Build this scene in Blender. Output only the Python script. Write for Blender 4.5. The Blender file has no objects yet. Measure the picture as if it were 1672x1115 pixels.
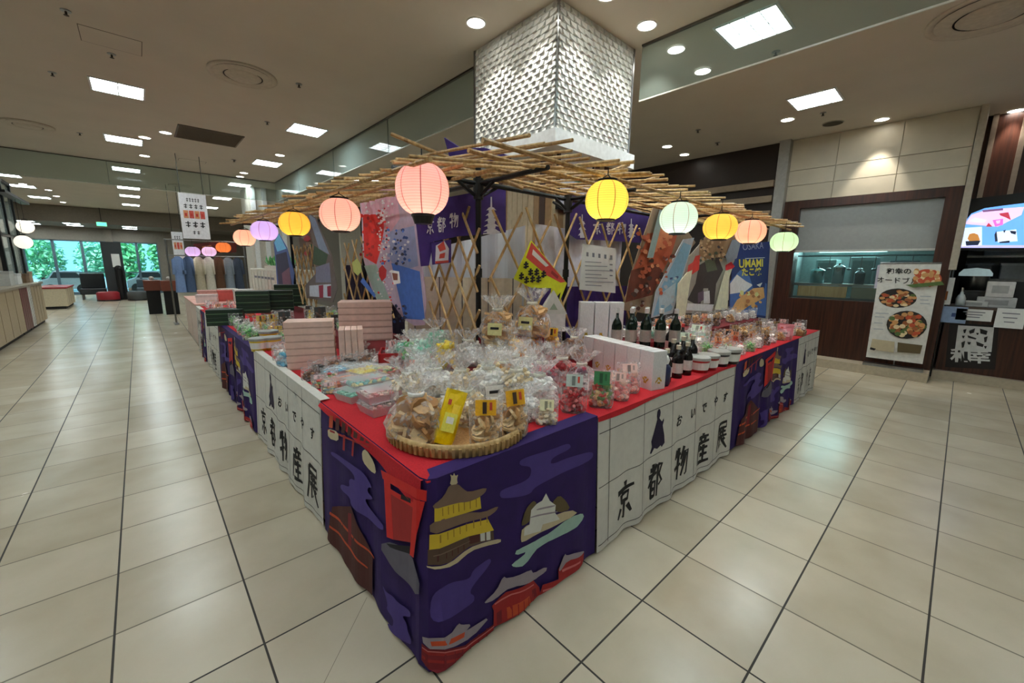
import bpy, bmesh, math, random
from mathutils import Vector, Matrix, noise
D = bpy.data; SC = bpy.context.scene; COL = SC.collection
PI = math.pi
# ------------------------------------------------------------------ camera
IMW, IMH, FPX = 1672.0, 1115.0, 660.6665
def _n(v): return v.normalized()
_vy = _n(Vector((226 - IMW/2, 428 - IMH/2, FPX)))      # world Y seen by the camera (x right, y down, z ahead)
_vx = _n(Vector((1575 - IMW/2, 447 - IMH/2, FPX)))     # world X
_vz = _n(_vx.cross(_vy))
if _vz.y > 0: _vz = -_vz
ROT = Matrix((_vx, _vy, _vz))
CAM = Vector((-0.6388, -1.1126, 1.45))
cd = D.cameras.new('camera'); cam = D.objects.new('camera', cd); COL.objects.link(cam)
cd.sensor_width = 36.0; cd.lens = FPX/IMW*36.0; cd.clip_start = .05; cd.clip_end = 200
_r = ROT @ Vector((1, 0, 0)); _u = ROT @ Vector((0, -1, 0)); _b = ROT @ Vector((0, 0, -1))
cam.matrix_world = Matrix(((_r.x, _u.x, _b.x, CAM.x), (_r.y, _u.y, _b.y, CAM.y), (_r.z, _u.z, _b.z, CAM.z), (0, 0, 0, 1)))
SC.camera = cam
FWD = ROT @ Vector((0, 0, 1))
# ------------------------------------------------------------------ world, exposure
W = D.worlds.new('world'); SC.world = W; W.use_nodes = True
_bg = W.node_tree.nodes['Background']; _bg.inputs[0].default_value = (.22, .62, .86, 1); _bg.inputs[1].default_value = 1.5
_sd = D.lights.new('sun', 'SUN'); _sd.energy = 5.0; _sd.angle = .02; _so = D.objects.new('sun', _sd); COL.objects.link(_so)
_so.rotation_euler = Vector((.25, .75, -1.0)).to_track_quat('-Z', 'Y').to_euler()
SC.view_settings.view_transform = 'Standard'; SC.view_settings.look = 'None'
SC.view_settings.gamma = 1; SC.view_settings.use_curve_mapping = False
SC.view_settings.exposure = 0.47
SC.cycles.transparent_max_bounces = 24
SC.cycles.max_bounces = 8
SC.cycles.sample_clamp_indirect = 5.0
PANEL_GLOW, SPOT_W, LANTERN_W = 25.0, 36.0, 1.08
# ------------------------------------------------------------------ measuring: where a sight line meets a plane of the place
def at(px, py, axis, val):
    d = ROT @ Vector((px - IMW/2, py - IMH/2, FPX))
    return CAM + d*((val - CAM[axis])/d[axis])
TZ = .74
def G(px, py, z=TZ): return at(px, py, 2, z)
def dep(p): return (Vector(p) - CAM).dot(FWD)
# ------------------------------------------------------------------ materials
def C(r, g, b):
    f = lambda c: (c/255/12.92) if c/255 <= .04045 else ((c/255 + .055)/1.055)**2.4
    return (f(r), f(g), f(b), 1)
MATS = {}
def mat(name, col, rough=.5, metal=0, var=.08, scale=25, bump=0, emit=0, spec=.5, sss=0, stretch=None):
    if name in MATS: return MATS[name]
    m = D.materials.new(name); m.use_nodes = True; nt = m.node_tree; N = nt.nodes; L = nt.links
    b = N['Principled BSDF']
    c = C(*col)
    tc = N.new('ShaderNodeTexCoord'); mp = N.new('ShaderNodeMapping'); nz = N.new('ShaderNodeTexNoise')
    L.new(tc.outputs['Object'], mp.inputs[0]); L.new(mp.outputs[0], nz.inputs['Vector'])
    if stretch: mp.inputs['Scale'].default_value = stretch
    nz.inputs['Scale'].default_value = scale; nz.inputs['Detail'].default_value = 3
    rp = N.new('ShaderNodeValToRGB'); L.new(nz.outputs['Fac'], rp.inputs[0])
    rp.color_ramp.elements[0].position = .3; rp.color_ramp.elements[1].position = .7
    rp.color_ramp.elements[0].color = tuple(min(1, x*(1 - var)) for x in c[:3]) + (1,)
    rp.color_ramp.elements[1].color = tuple(min(1, x*(1 + var)) for x in c[:3]) + (1,)
    L.new(rp.outputs[0], b.inputs['Base Color'])
    b.inputs['Roughness'].default_value = rough; b.inputs['Metallic'].default_value = metal
    b.inputs['Specular IOR Level'].default_value = spec
    if bump:
        bp = N.new('ShaderNodeBump'); bp.inputs['Strength'].default_value = bump; bp.inputs['Distance'].default_value = .01
        L.new(nz.outputs['Fac'], bp.inputs['Height']); L.new(bp.outputs[0], b.inputs['Normal'])
    if emit:
        b.inputs['Emission Color'].default_value = c; b.inputs['Emission Strength'].default_value = emit
    m.diffuse_color = c
    MATS[name] = m; return m
def col(r, g, b, rough=.55): return mat('tint_%d_%d_%d_%d' % (r, g, b, int(rough*100)), (r, g, b), rough)
def film(name, tint=(245, 250, 250), base=.10, edge=.55, rough=.12, wrinkle=0):
    if name in MATS: return MATS[name]
    m = D.materials.new(name); m.use_nodes = True; nt = m.node_tree; N = nt.nodes; L = nt.links
    b = N['Principled BSDF']; out = N['Material Output']
    b.inputs['Base Color'].default_value = C(*tint); b.inputs['Roughness'].default_value = rough
    tr = N.new('ShaderNodeBsdfTransparent'); tr.inputs[0].default_value = tuple(.55 + .45*x for x in C(*tint)[:3]) + (1,)
    lw = N.new('ShaderNodeLayerWeight'); lw.inputs[0].default_value = .45
    tc = N.new('ShaderNodeTexCoord'); nz = N.new('ShaderNodeTexNoise'); nz.inputs['Scale'].default_value = 9; nz.inputs['Detail'].default_value = 4
    L.new(tc.outputs['Object'], nz.inputs['Vector'])
    r2 = N.new('ShaderNodeMapRange'); r2.inputs[1].default_value = .5; r2.inputs[2].default_value = .72; r2.inputs[3].default_value = 0; r2.inputs[4].default_value = wrinkle
    L.new(nz.outputs['Fac'], r2.inputs[0])
    ma = N.new('ShaderNodeMath'); ma.operation = 'MULTIPLY_ADD'; ma.inputs[1].default_value = edge; ma.inputs[2].default_value = base
    L.new(lw.outputs['Facing'], ma.inputs[0])
    ad = N.new('ShaderNodeMath'); ad.operation = 'ADD'; ad.use_clamp = True
    L.new(ma.outputs[0], ad.inputs[0]); L.new(r2.outputs[0], ad.inputs[1])
    mx = N.new('ShaderNodeMixShader'); L.new(ad.outputs[0], mx.inputs[0]); L.new(tr.outputs[0], mx.inputs[1])
    if wrinkle:
        tl = N.new('ShaderNodeBsdfTranslucent'); tl.inputs[0].default_value = (.95, .95, .95, 1); m2 = N.new('ShaderNodeMixShader'); m2.inputs[0].default_value = .45
        L.new(b.outputs[0], m2.inputs[1]); L.new(tl.outputs[0], m2.inputs[2]); L.new(m2.outputs[0], mx.inputs[2])
    else: L.new(b.outputs[0], mx.inputs[2])
    L.new(mx.outputs[0], out.inputs[0]); MATS[name] = m; return m
def paper_shade(name, colr):
    if name in MATS: return MATS[name]
    m = D.materials.new(name); m.use_nodes = True; nt = m.node_tree; N = nt.nodes; L = nt.links
    out = N['Material Output']; N.remove(N['Principled BSDF'])
    tl = N.new('ShaderNodeBsdfTranslucent'); df = N.new('ShaderNodeBsdfDiffuse'); mx = N.new('ShaderNodeMixShader')
    tc = N.new('ShaderNodeTexCoord'); wv = N.new('ShaderNodeTexWave'); wv.bands_direction = 'Z'; wv.inputs['Scale'].default_value = 26; wv.inputs['Distortion'].default_value = 0
    L.new(tc.outputs['Object'], wv.inputs['Vector'])
    rp = N.new('ShaderNodeValToRGB'); L.new(wv.outputs['Fac'], rp.inputs[0]); c = C(*colr)
    rp.color_ramp.elements[0].color = tuple(x*.80 for x in c[:3]) + (1,); rp.color_ramp.elements[1].color = c
    rp.color_ramp.elements[1].position = .35
    for s in (tl, df): L.new(rp.outputs[0], s.inputs[0])
    mx.inputs[0].default_value = .4; L.new(tl.outputs[0], mx.inputs[1]); L.new(df.outputs[0], mx.inputs[2]); L.new(mx.outputs[0], out.inputs[0])
    MATS[name] = m; return m
def wood(name, c1, c2, rough=.4, scale=(1, 18, 1), s=3.0, bump=.0):
    if name in MATS: return MATS[name]
    m = mat(name, c1, rough, 0, .1, s, bump, stretch=scale)
    for n in m.node_tree.nodes:
        if n.type == 'VALTORGB':
            n.color_ramp.elements[0].color = C(*c1); n.color_ramp.elements[1].color = C(*c2)
    return m
# ------------------------------------------------------------------ mesh building
class MB:
    def __init__(s): s.v = []; s.f = []; s.m = []
    def add(s, vs, fs, mi=0):
        o = len(s.v); s.v += [tuple(x) for x in vs]
        for f in fs: s.f.append(tuple(i + o for i in f)); s.m.append(mi)
    def box(s, c, d, mi=0, R=None):
        c = Vector(c); h = Vector(d)*.5
        vs = [Vector((x*h.x, y*h.y, z*h.z)) for x in (-1, 1) for y in (-1, 1) for z in (-1, 1)]
        if R is not None: vs = [R @ v for v in vs]
        s.add([c + v for v in vs], [(0, 1, 3, 2), (4, 6, 7, 5), (0, 4, 5, 1), (2, 3, 7, 6), (0, 2, 6, 4), (1, 5, 7, 3)], mi); return s
    def bx(s, x0, y0, z0, x1, y1, z1, mi=0):
        return s.box(((x0+x1)/2, (y0+y1)/2, (z0+z1)/2), (abs(x1-x0), abs(y1-y0), abs(z1-z0)), mi)
    def cyl(s, p0, p1, r0, r1=None, n=8, mi=0, cap=True):
        p0 = Vector(p0); p1 = Vector(p1); r1 = r0 if r1 is None else r1
        d = (p1 - p0).normalized(); a = d.orthogonal().normalized(); b = d.cross(a)
        vs = []
        for p, r in ((p0, r0), (p1, r1)):
            vs += [p + a*(r*math.cos(2*PI*i/n)) + b*(r*math.sin(2*PI*i/n)) for i in range(n)]
        fs = [(i, (i+1) % n, n + (i+1) % n, n + i) for i in range(n)]
        if cap: fs += [tuple(range(n))[::-1], tuple(range(n, 2*n))]
        s.add(vs, fs, mi); return s
    def tube(s, pts, r, n=6, mi=0):
        for a, b in zip(pts[:-1], pts[1:]): s.cyl(a, b, r, n=n, mi=mi)
        return s
    def lathe(s, prof, n=20, mi=0, c=(0, 0, 0), mis=None, f=None):
        c = Vector(c); vs = []
        for k, (r, z) in enumerate(prof):
            for i in range(n):
                a = 2*PI*i/n; q = f(a, k, r, z) if f else Vector((r*math.cos(a), r*math.sin(a), z)); vs.append(c + q)
        for k in range(len(prof) - 1):
            s.add([], [], 0)
            fs = [(k*n + i, k*n + (i+1) % n, (k+1)*n + (i+1) % n, (k+1)*n + i) for i in range(n)]
            if k == 0: base = len(s.v); s.v += [tuple(v) for v in vs]
            for q in fs: s.f.append(tuple(j + base for j in q)); s.m.append(mis[k] if mis else mi)
        return s
    def ball(s, c, r, mi=0, n=8, k=6, sc=(1, 1, 1), R=None):
        vs = []; c = Vector(c)
        for j in range(1, k):
            t = PI*j/k
            for i in range(n):
                a = 2*PI*i/n; vs.append(Vector((math.sin(t)*math.cos(a)*sc[0], math.sin(t)*math.sin(a)*sc[1], math.cos(t)*sc[2]))*r)
        vs += [Vector((0, 0, r*sc[2])), Vector((0, 0, -r*sc[2]))]
        if R is not None: vs = [R @ v for v in vs]
        fs = [(j*n + i, (j+1)*n + i, (j+1)*n + (i+1) % n, j*n + (i+1) % n) for j in range(k - 2) for i in range(n)]
        T = (k - 1)*n; fs += [(T, i, (i+1) % n) for i in range(n)] + [(T+1, (k-2)*n + (i+1) % n, (k-2)*n + i) for i in range(n)]
        s.add([c + v for v in vs], fs, mi); return s
    def prism(s, pts, off, mi=0):
        off = Vector(off); n = len(pts); P = [Vector(p) for p in pts]
        s.add(P + [p + off for p in P], [tuple(range(n)), tuple(range(n, 2*n))[::-1]] + [(i, n + i, n + (i+1) % n, (i+1) % n) for i in range(n)], mi); return s
    def poly(s, pts, mi=0): s.add(pts, [tuple(range(len(pts)))], mi); return s
    def build(s, name, mats, parent=None, loc=None, smooth=False, bevel=0, rot=None):
        me = D.meshes.new(name); me.from_pydata(s.v, [], s.f)
        if not isinstance(mats, (list, tuple)): mats = [mats]
        for m in mats: me.materials.append(m)
        me.polygons.foreach_set('material_index', s.m)
        if smooth: me.polygons.foreach_set('use_smooth', [True]*len(me.polygons))
        me.update()
        o = D.objects.new(name, me); COL.objects.link(o)
        if parent: o.parent = parent
        if loc is not None: o.location = loc
        if rot is not None: o.rotation_euler = rot
        if bevel:
            b = o.modifiers.new('edge', 'BEVEL'); b.width = bevel; b.segments = 2; b.limit_method = 'ANGLE'
        return o
def tag(o, label=None, cat=None, group=None, kind=None):
    if label: o['label'] = label
    if cat: o['category'] = cat
    if group: o['group'] = group
    if kind: o['kind'] = kind
    return o
def thing(name, label, cat, loc=(0, 0, 0), rz=0, group=None, sc=1):
    o = D.objects.new(name, None); COL.objects.link(o); o.empty_display_size = .05
    o.location = loc; o.rotation_euler = (0, 0, rz); o.scale = (sc, sc, sc) if not isinstance(sc, (tuple, list)) else sc
    return tag(o, label, cat, group)
def dup(root, loc, rz=None, label=None, sc=None, group=None):
    r = root.copy(); COL.objects.link(r); r.location = loc
    if rz is not None: r.rotation_euler = (0, 0, rz)
    if label: r['label'] = label
    if group: r['group'] = group
    if sc is not None: r.scale = (sc, sc, sc) if not isinstance(sc, (tuple, list)) else sc
    for ch in list(root.children):
        c = ch.copy(); COL.objects.link(c); c.parent = r
        for g in list(ch.children):
            d = g.copy(); COL.objects.link(d); d.parent = c
    return r
def struct(name, mb, mats, **k): return tag(mb.build(name, mats, **k), kind='structure')
def text_mesh(body, size, bold=0.0, align='CENTER'):
    c = D.curves.new('lettering', 'FONT'); c.body = body; c.size = size; c.offset = bold; c.align_x = align; c.align_y = 'CENTER'
    c.dimensions = '2D'; c.fill_mode = 'FRONT'; c.resolution_u = 3
    o = D.objects.new('lettering', c); COL.objects.link(o)
    dg = bpy.context.evaluated_depsgraph_get(); me = D.meshes.new_from_object(o.evaluated_get(dg))
    vs = [(v.co.x, v.co.y) for v in me.vertices]; fs = [tuple(p.vertices) for p in me.polygons]
    D.objects.remove(o); D.curves.remove(c); D.meshes.remove(me)
    return vs, fs
def put_text(mb, body, size, fn, mi, bold=0.0, sx=1.0):
    vs, fs = text_mesh(body, size, bold)
    mb.add([fn(x*sx, y) for x, y in vs], fs, mi)
def ribbon(pts, w):
    """one brush stroke: quads along a 2D polyline, heavy at the start and thinning out"""
    out = []; n = len(pts); L = []; R = []
    for i, p in enumerate(pts):
        a = Vector(pts[max(0, i-1)]); b = Vector(pts[min(n-1, i+1)]); d = (b - a).normalized(); q = Vector((-d.y, d.x))
        k = i/(n - 1); ww = w*(1.15 - .55*k) if n == 2 else w*(1.1 - .45*k)
        L.append(Vector(p) + q*ww*.5); R.append(Vector(p) - q*ww*.5)
    for i in range(n - 1): out.append([L[i], R[i], R[i+1], L[i+1]])
    return out
KANJI = {
 '京': [[(.5, 1), (.53, .87)], [(.06, .78), (.94, .84)], [(.3, .70), (.33, .45)], [(.3, .68), (.7, .70), (.66, .46)], [(.32, .48), (.68, .49)], [(.5, .46), (.51, .03), (.42, .10)], [(.3, .33), (.13, .10)], [(.68, .35), (.87, .13)]],
 '都': [[(.1, .84), (.46, .87)], [(.28, 1), (.27, .7)], [(.02, .67), (.53, .71)], [(.5, .95), (.03, .38)], [(.2, .48), (.2, .03)], [(.2, .48), (.45, .48), (.44, .05)], [(.2, .28), (.44, .28)], [(.2, .07), (.45, .07)], [(.62, .9), (.87, .88), (.72, .62), (.9, .4), (.72, .3)], [(.62, .93), (.62, 0)]],
 '物': [[(.16, .95), (.04, .68)], [(.12, .77), (.43, .81)], [(.28, 1), (.28, .02)], [(.03, .36), (.43, .5)], [(.62, 1), (.44, .62)], [(.55, .8), (.94, .83), (.86, .14), (.74, .1)], [(.68, .78), (.48, .4)], [(.81, .78), (.5, .1)]],
 '産': [[(.5, 1), (.5, .89)], [(.15, .87), (.86, .89)], [(.35, .85), (.4, .74)], [(.66, .85), (.58, .74)], [(.1, .69), (.92, .72)], [(.15, .7), (.01, .03)], [(.35, .6), (.24, .42)], [(.3, .5), (.82, .52)], [(.55, .62), (.55, .05)], [(.32, .29), (.8, .31)], [(.18, .05), (.94, .07)]],
 '展': [[(.15, .95), (.88, .96), (.86, .75)], [(.15, .76), (.86, .77)], [(.15, .95), (.12, .5), (0, .03)], [(.25, .62), (.86, .63)], [(.42, .72), (.42, .48)], [(.65, .72), (.65, .48)], [(.2, .46), (.94, .49)], [(.35, .47), (.33, .08), (.52, .2)], [(.8, .4), (.62, .25)], [(.5, .45), (.97, .01)]],
 '屋': [[(.15, .95), (.88, .96), (.86, .75)], [(.15, .76), (.86, .77)], [(.15, .95), (.12, .5), (0, .03)], [(.25, .62), (.9, .64)], [(.5, .62), (.34, .44), (.78, .47)], [(.25, .28), (.88, .3)], [(.56, .42), (.56, .05)], [(.18, .04), (.97, .06)]],
}
# ------------------------------------------------------------------ common materials
STEEL = mat('brushed_steel', (150, 152, 152), .28, 1.0, .1, 40)
BLACK = mat('black_metal', (14, 14, 15), .4, .3)
BLACKP = mat('black_plastic', (16, 16, 18), .35)
WHITE = mat('white_paint', (222, 222, 216), .6)
PAPERW = mat('white_paper', (226, 226, 222), .8, var=.03)
INK = mat('black_ink', (18, 16, 20), .7)
BAMBOO = wood('bamboo', (176, 138, 82), (218, 188, 134), .45, (12, 12, 2), 4)
BAMBOO_D = wood('aged_bamboo', (136, 102, 56), (194, 158, 102), .5, (12, 12, 2), 4)
DWOOD = wood('dark_brown_wood', (38, 18, 11), (74, 38, 24), .35, (3, 14, .6), 3)
REDC = mat('red_felt', (190, 26, 38), .95, var=.1, scale=120, bump=.15)
FILM = film('clear_film', (252, 252, 252), base=.07, edge=.36, wrinkle=.46, rough=.09)
CLEAR = film('clear_plastic', (240, 246, 248), .07, .4, .08)
GLASS = film('window_glass', (225, 240, 238), .02, .28, .02)
# ================================================================== the setting
CZ = 3.5; TILE = .432; RX_ = 7.3
def floor_mat():
    m = D.materials.new('floor_tiles'); m.use_nodes = True; nt = m.node_tree; N = nt.nodes; L = nt.links; b = N['Principled BSDF']
    g = N.new('ShaderNodeNewGeometry'); sp = N.new('ShaderNodeSeparateXYZ'); L.new(g.outputs['Position'], sp.inputs[0])
    def M(op, a, b_=None, c=None):
        n = N.new('ShaderNodeMath'); n.operation = op
        for i, x in enumerate((a, b_, c)):
            if x is None: continue
            if isinstance(x, (int, float)): n.inputs[i].default_value = x
            else: L.new(x, n.inputs[i])
        return n.outputs[0]
    def line(o, off):
        u = M('DIVIDE', M('SUBTRACT', o, off - 100*TILE), TILE); fr = M('FRACT', u)
        return M('GREATER_THAN', M('ABSOLUTE', M('SUBTRACT', fr, .5)), .5 - .0038/TILE), M('FLOOR', u)
    lx, ix = line(sp.outputs[0], -.008); ly, iy = line(sp.outputs[1], .076)
    grout = M('MAXIMUM', lx, ly)
    cb = N.new('ShaderNodeCombineXYZ'); L.new(ix, cb.inputs[0]); L.new(iy, cb.inputs[1])
    wn = N.new('ShaderNodeTexWhiteNoise'); wn.noise_dimensions = '2D'; L.new(cb.outputs[0], wn.inputs['Vector'])
    nz = N.new('ShaderNodeTexNoise'); nz.inputs['Scale'].default_value = 3.2; nz.inputs['Detail'].default_value = 5; L.new(g.outputs['Position'], nz.inputs['Vector'])
    s = M('ADD', M('MULTIPLY', wn.outputs['Value'], .35), M('MULTIPLY', nz.outputs['Fac'], .65))
    rp = N.new('ShaderNodeValToRGB'); L.new(s, rp.inputs[0])
    rp.color_ramp.elements[0].position = .25; rp.color_ramp.elements[0].color = C(178, 165, 141)
    rp.color_ramp.elements[1].position = .75; rp.color_ramp.elements[1].color = C(202, 190, 168)
    mx = N.new('ShaderNodeMixRGB'); L.new(grout, mx.inputs[0]); L.new(rp.outputs[0], mx.inputs[1]); mx.inputs[2].default_value = C(48, 43, 36)
    # the joints that run across each aisle are coloured paler than those along it, a viewing-angle look
    m2 = N.new('ShaderNodeMixRGB'); L.new(mx.outputs[0], m2.inputs[1]); m2.inputs[2].default_value = C(150, 138, 116)
    right = M('MULTIPLY', M('LESS_THAN', sp.outputs[1], -.1), M('GREATER_THAN', sp.outputs[0], .95)); left = M('GREATER_THAN', sp.outputs[1], .7)
    pale = M('MAXIMUM', M('MULTIPLY', M('MULTIPLY', lx, right), M('SUBTRACT', 1, ly)), M('MULTIPLY', M('MULTIPLY', ly, left), M('SUBTRACT', 1, lx)))
    L.new(M('MULTIPLY', pale, .45), m2.inputs[0])
    L.new(m2.outputs[0], b.inputs['Base Color'])
    ro = M('ADD', M('MULTIPLY', grout, .5), M('ADD', .20, M('MULTIPLY', nz.outputs['Fac'], .10))); L.new(ro, b.inputs['Roughness'])
    b.inputs['Specular IOR Level'].default_value = .55
    return m
struct('floor', MB().bx(-6, -6, -.1, 14, 25.2, 0), floor_mat())
# mitred seam in the tiling at the corner of the two aisles
struct('trim_1', MB().poly([(-.44, .078, .0006), (-.437, .078, .0006), (-.05, .465, .0006), (-.053, .465, .0006)]), mat('tile_seam', (120, 108, 92), .6))
CEIL = mat('ceiling_board', (200, 191, 176), .75, var=.03, scale=2)
struct('ceiling', MB().bx(-6, -6, CZ, 14, 25.2, CZ+.1), CEIL)
WALLC = mat('cream_wall', (196, 190, 176), .7)
struct('wall_left', MB().bx(-6, -6, 0, -5.9, 25.2, CZ), WALLC)
struct('wall_rear', MB().bx(-6, -6, 0, 14, -5.9, CZ), WALLC)
# lower ceiling strip in front of the far windows
LOWC = mat('low_ceiling', (120, 112, 100), .75)  # darker than the main ceiling: the bulkhead's shade is put into the colour
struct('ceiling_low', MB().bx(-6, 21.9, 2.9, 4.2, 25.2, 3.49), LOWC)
# far wall with the window band
FY = 24.9
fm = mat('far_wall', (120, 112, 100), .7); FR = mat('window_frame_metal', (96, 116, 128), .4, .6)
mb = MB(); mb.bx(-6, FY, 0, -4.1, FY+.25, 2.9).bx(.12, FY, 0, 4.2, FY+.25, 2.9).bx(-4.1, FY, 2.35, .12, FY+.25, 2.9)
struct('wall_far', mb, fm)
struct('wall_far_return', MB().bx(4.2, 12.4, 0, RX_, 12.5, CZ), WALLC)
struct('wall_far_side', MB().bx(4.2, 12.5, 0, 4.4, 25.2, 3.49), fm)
for i, (x0, x1) in enumerate(((-4.1, -3.25), (-3.25, -2.4), (-2.4, -1.62), (-1.38, -.63), (-.63, .12))):
    w = struct('window_%d' % (i+1), MB().bx(x0+.04, FY+.10, .12, x1-.04, FY+.12, 2.31), GLASS)
    m2 = MB(); m2.bx(x0, FY+.05, .08, x0+.045, FY+.17, 2.35).bx(x1-.045, FY+.05, .08, x1, FY+.17, 2.35).bx(x0, FY+.05, 2.30, x1, FY+.17, 2.35).bx(x0, FY+.05, 0, x1, FY+.17, .12)
    if i in (1, 2, 3): m2.bx(x0, FY+.06, .95, x1, FY+.16, 1.0)
    m2.build('window_frame', FR, w)
struct('trim_2', MB().bx(-1.62, FY-.15, 0, -1.38, FY+.25, 2.9), fm)
# outside the windows: paving and greenery in daylight
struct('ground', MB().bx(-14, 25.3, -.1, 12, 50, -.02), mat('outside_paving', (150, 170, 176), .8))
def leaf_tree(label, x, y, r, h, seed, c1, c2):
    t = thing('broadleaf_tree', label, 'tree', (x, y, -.02), group='trees outside the far windows')
    rnd = random.Random(seed)
    MB().cyl((0, 0, 0), (0, 0, h*.55), .13, .07).build('trunk', mat('bark', (92, 74, 58), .9), t)
    f = MB()
    for k in range(1000):
        v = Vector((rnd.gauss(0, 1), rnd.gauss(0, 1), rnd.gauss(0, 1))).normalized()*r*(rnd.random()**.4)
        v.z = v.z*h*.42/r + h*.58; q = Matrix.Rotation(rnd.random()*6.3, 3, Vector((rnd.random()-.5, rnd.random()-.5, rnd.random()-.5)).normalized())
        a = .08 + rnd.random()*.10; P = [q @ Vector(p) + v for p in ((-a, 0, 0), (0, -a*.5, .02), (a, 0, 0), (0, a*.5, .02))]
        f.poly(P, rnd.randrange(2))
    f.build('foliage', [mat('leaf_%d_%d_%d' % c1, c1, .6), mat('leaf_%d_%d_%d' % c2, c2, .6)], t)
for i, (x, y, r, h, a, b_, lb) in enumerate((
    (-4.0, 28.0, .8, 2.8, (100, 200, 150), (150, 228, 186), 'bushy green tree outside the leftmost far window pane'),
    (-2.3, 30.5, .85, 2.7, (120, 206, 170), (170, 232, 206), 'pale green tree outside the middle of the far windows'),
    (-1.05, 28.0, .75, 3.0, (90, 196, 130), (140, 226, 170), 'bright green tree outside just right of the dark far pillar'),
    (.55, 28.6, .8, 3.0, (84, 186, 126), (130, 216, 160), 'deep green tree outside the rightmost far window pane'))):
    leaf_tree(lb, x, y, r, h, 40 + i, a, b_)
for lb, x in (('white parked car outside behind the left far windows', -3.1), ('white parked car outside behind the right far windows', -.3)):
    t = thing('parked_car', lb, 'car', (x, 26.2, -.02), group='cars outside the far windows')
    body = MB(); pr = [(-.85, .25), (-.85, .62), (-.55, .72), (-.35, 1.05), (.35, 1.05), (.6, .72), (.85, .6), (.85, .25)]
    body.prism([(p[0], -.6, p[1]) for p in pr], (0, 1.2, 0)); body.build('body', mat('car_white', (226, 232, 236), .25), t, bevel=.04)
    MB().prism([(-.48, -.61, .74), (-.33, -.61, .99), (.33, -.61, .99), (.5, -.61, .74)], (0, -.01, 0)).build('side_window', mat('car_glass', (40, 56, 64), .1), t)
    for dx in (-.5, .5):
        MB().cyl((dx, -.62, .25), (dx, -.45, .25), .22, n=16).build('wheel', mat('tyre', (28, 30, 32), .8), t)
# ------------------------------------------------------------------ right-hand wall with the restaurant
RX = 7.3
CREAMP = mat('cream_stone_panel', (190, 180, 158), .45, var=.05, scale=6)
mb = MB(); mb.bx(RX, 1.15, 0, RX+.3, 14, CZ); struct('wall_right', mb, mat('brown_black_wall', (40, 27, 20), .45))
mb = MB()
for z in (2.34, 2.58, 2.82): mb.bx(RX-.09, 1.2, z, RX, 6, z+.10)
struct('trim_3', mb, mat('pale_louver_wood', (150, 132, 110), .5))
struct('trim_4', MB().bx(RX-.12, 1.02, 0, RX+.02, 1.17, CZ), mat('pillar_steel', (178, 178, 174), .38, .7))
# stone header above the serving hatch, with open joints
mb = MB()
ys = [1.02, .42, -.28, -.955]; zs = [2.56, 2.80, 3.03, 3.5]
for a, b_ in zip(ys[:-1], ys[1:]):
    for z0, z1 in zip(zs[:-1], zs[1:]): mb.bx(RX, a-.004, z0+.004, RX+.25, b_+.004, z1-.004)
mb.bx(RX+.02, 1.02, 2.56, RX+.25, -.955, CZ)
struct('wall_right_header', mb, CREAMP)
for nm_, a_ in (('wall_right_lintel', (RX-.01, 1.02, 2.44, RX+.25, -.98, 2.56)), ('wall_right_jamb', (RX-.01, 1.02, .13, RX+.25, .80, 2.44)), ('wall_right_jamb_b', (RX-.01, -.80, .13, RX+.25, -.98, 2.44)), ('wall_right_panel', (RX-.01, .80, .13, RX+.25, -.80, 1.02))): struct(nm_, MB().bx(*a_), DWOOD)
struct('baseboard_right', MB().bx(RX-.30, 1.15, 0, RX+.25, -.98, .13), mat('plinth_stone', (176, 164, 142), .5))
struct('trim_5', MB().bx(RX-.03, -.96, 1.5, RX+.28, -1.03, CZ), mat('pale_metal_edge', (186, 176, 158), .35, .4))
sh = thing('roller_shutter', 'grey roller shutter half lowered over the serving hatch', 'shutter', (RX, 0, 0))
mb = MB(); n = 26
for k in range(n):
    z0 = 1.78 + (2.44-1.78)*k/n; mb.bx(.06, -.80, z0, .075 + .004*(k % 2), .80, z0 + .0255)
mb.build('slats', mat('shutter_grey', (150, 152, 150), .4, .35, .04), sh)
MB().bx(.045, -.80, 1.755, .10, .80, 1.785).build('bottom_bar', mat('shutter_bar', (196, 196, 190), .4, .3), sh)
struct('window_6', MB().bx(RX+.11, -.80, 1.02, RX+.12, .80, 1.80), GLASS)
# kitchen behind the hatch
KIT = mat('kitchen_wall', (186, 200, 200), .5)
struct('wall_kitchen', MB().bx(9.2, -.98, 0, 9.3, 1.10, 2.75), KIT); struct('wall_kitchen_side', MB().bx(RX+.26, 1.10, 0, 9.3, 1.14, 2.9), KIT); struct('ceiling_kitchen', MB().bx(RX+.26, -.98, 2.75, 9.3, 1.10, 2.9), KIT)
t = thing('kitchen_worktop', 'steel worktop with timber front inside the serving hatch', 'worktop', (RX+.42, 0, 0))
MB().bx(0, -.9, 1.22, .55, .9, 1.26).build('top', STEEL, t)
MB().bx(0, .12, 1.04, .04, .78, 1.215).build('timber_front', wood('light_timber', (168, 124, 70), (200, 160, 104), .5, (1, 14, 1)), t)
MB().bx(0, -.88, 1.04, .04, .06, 1.215).build('olive_front', mat('olive_board', (112, 106, 84), .5), t)
MB().bx(.02, -.88, 0, .5, .88, 1.03).build('cabinet', mat('dull_steel', (110, 112, 110), .4, .6), t)
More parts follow.
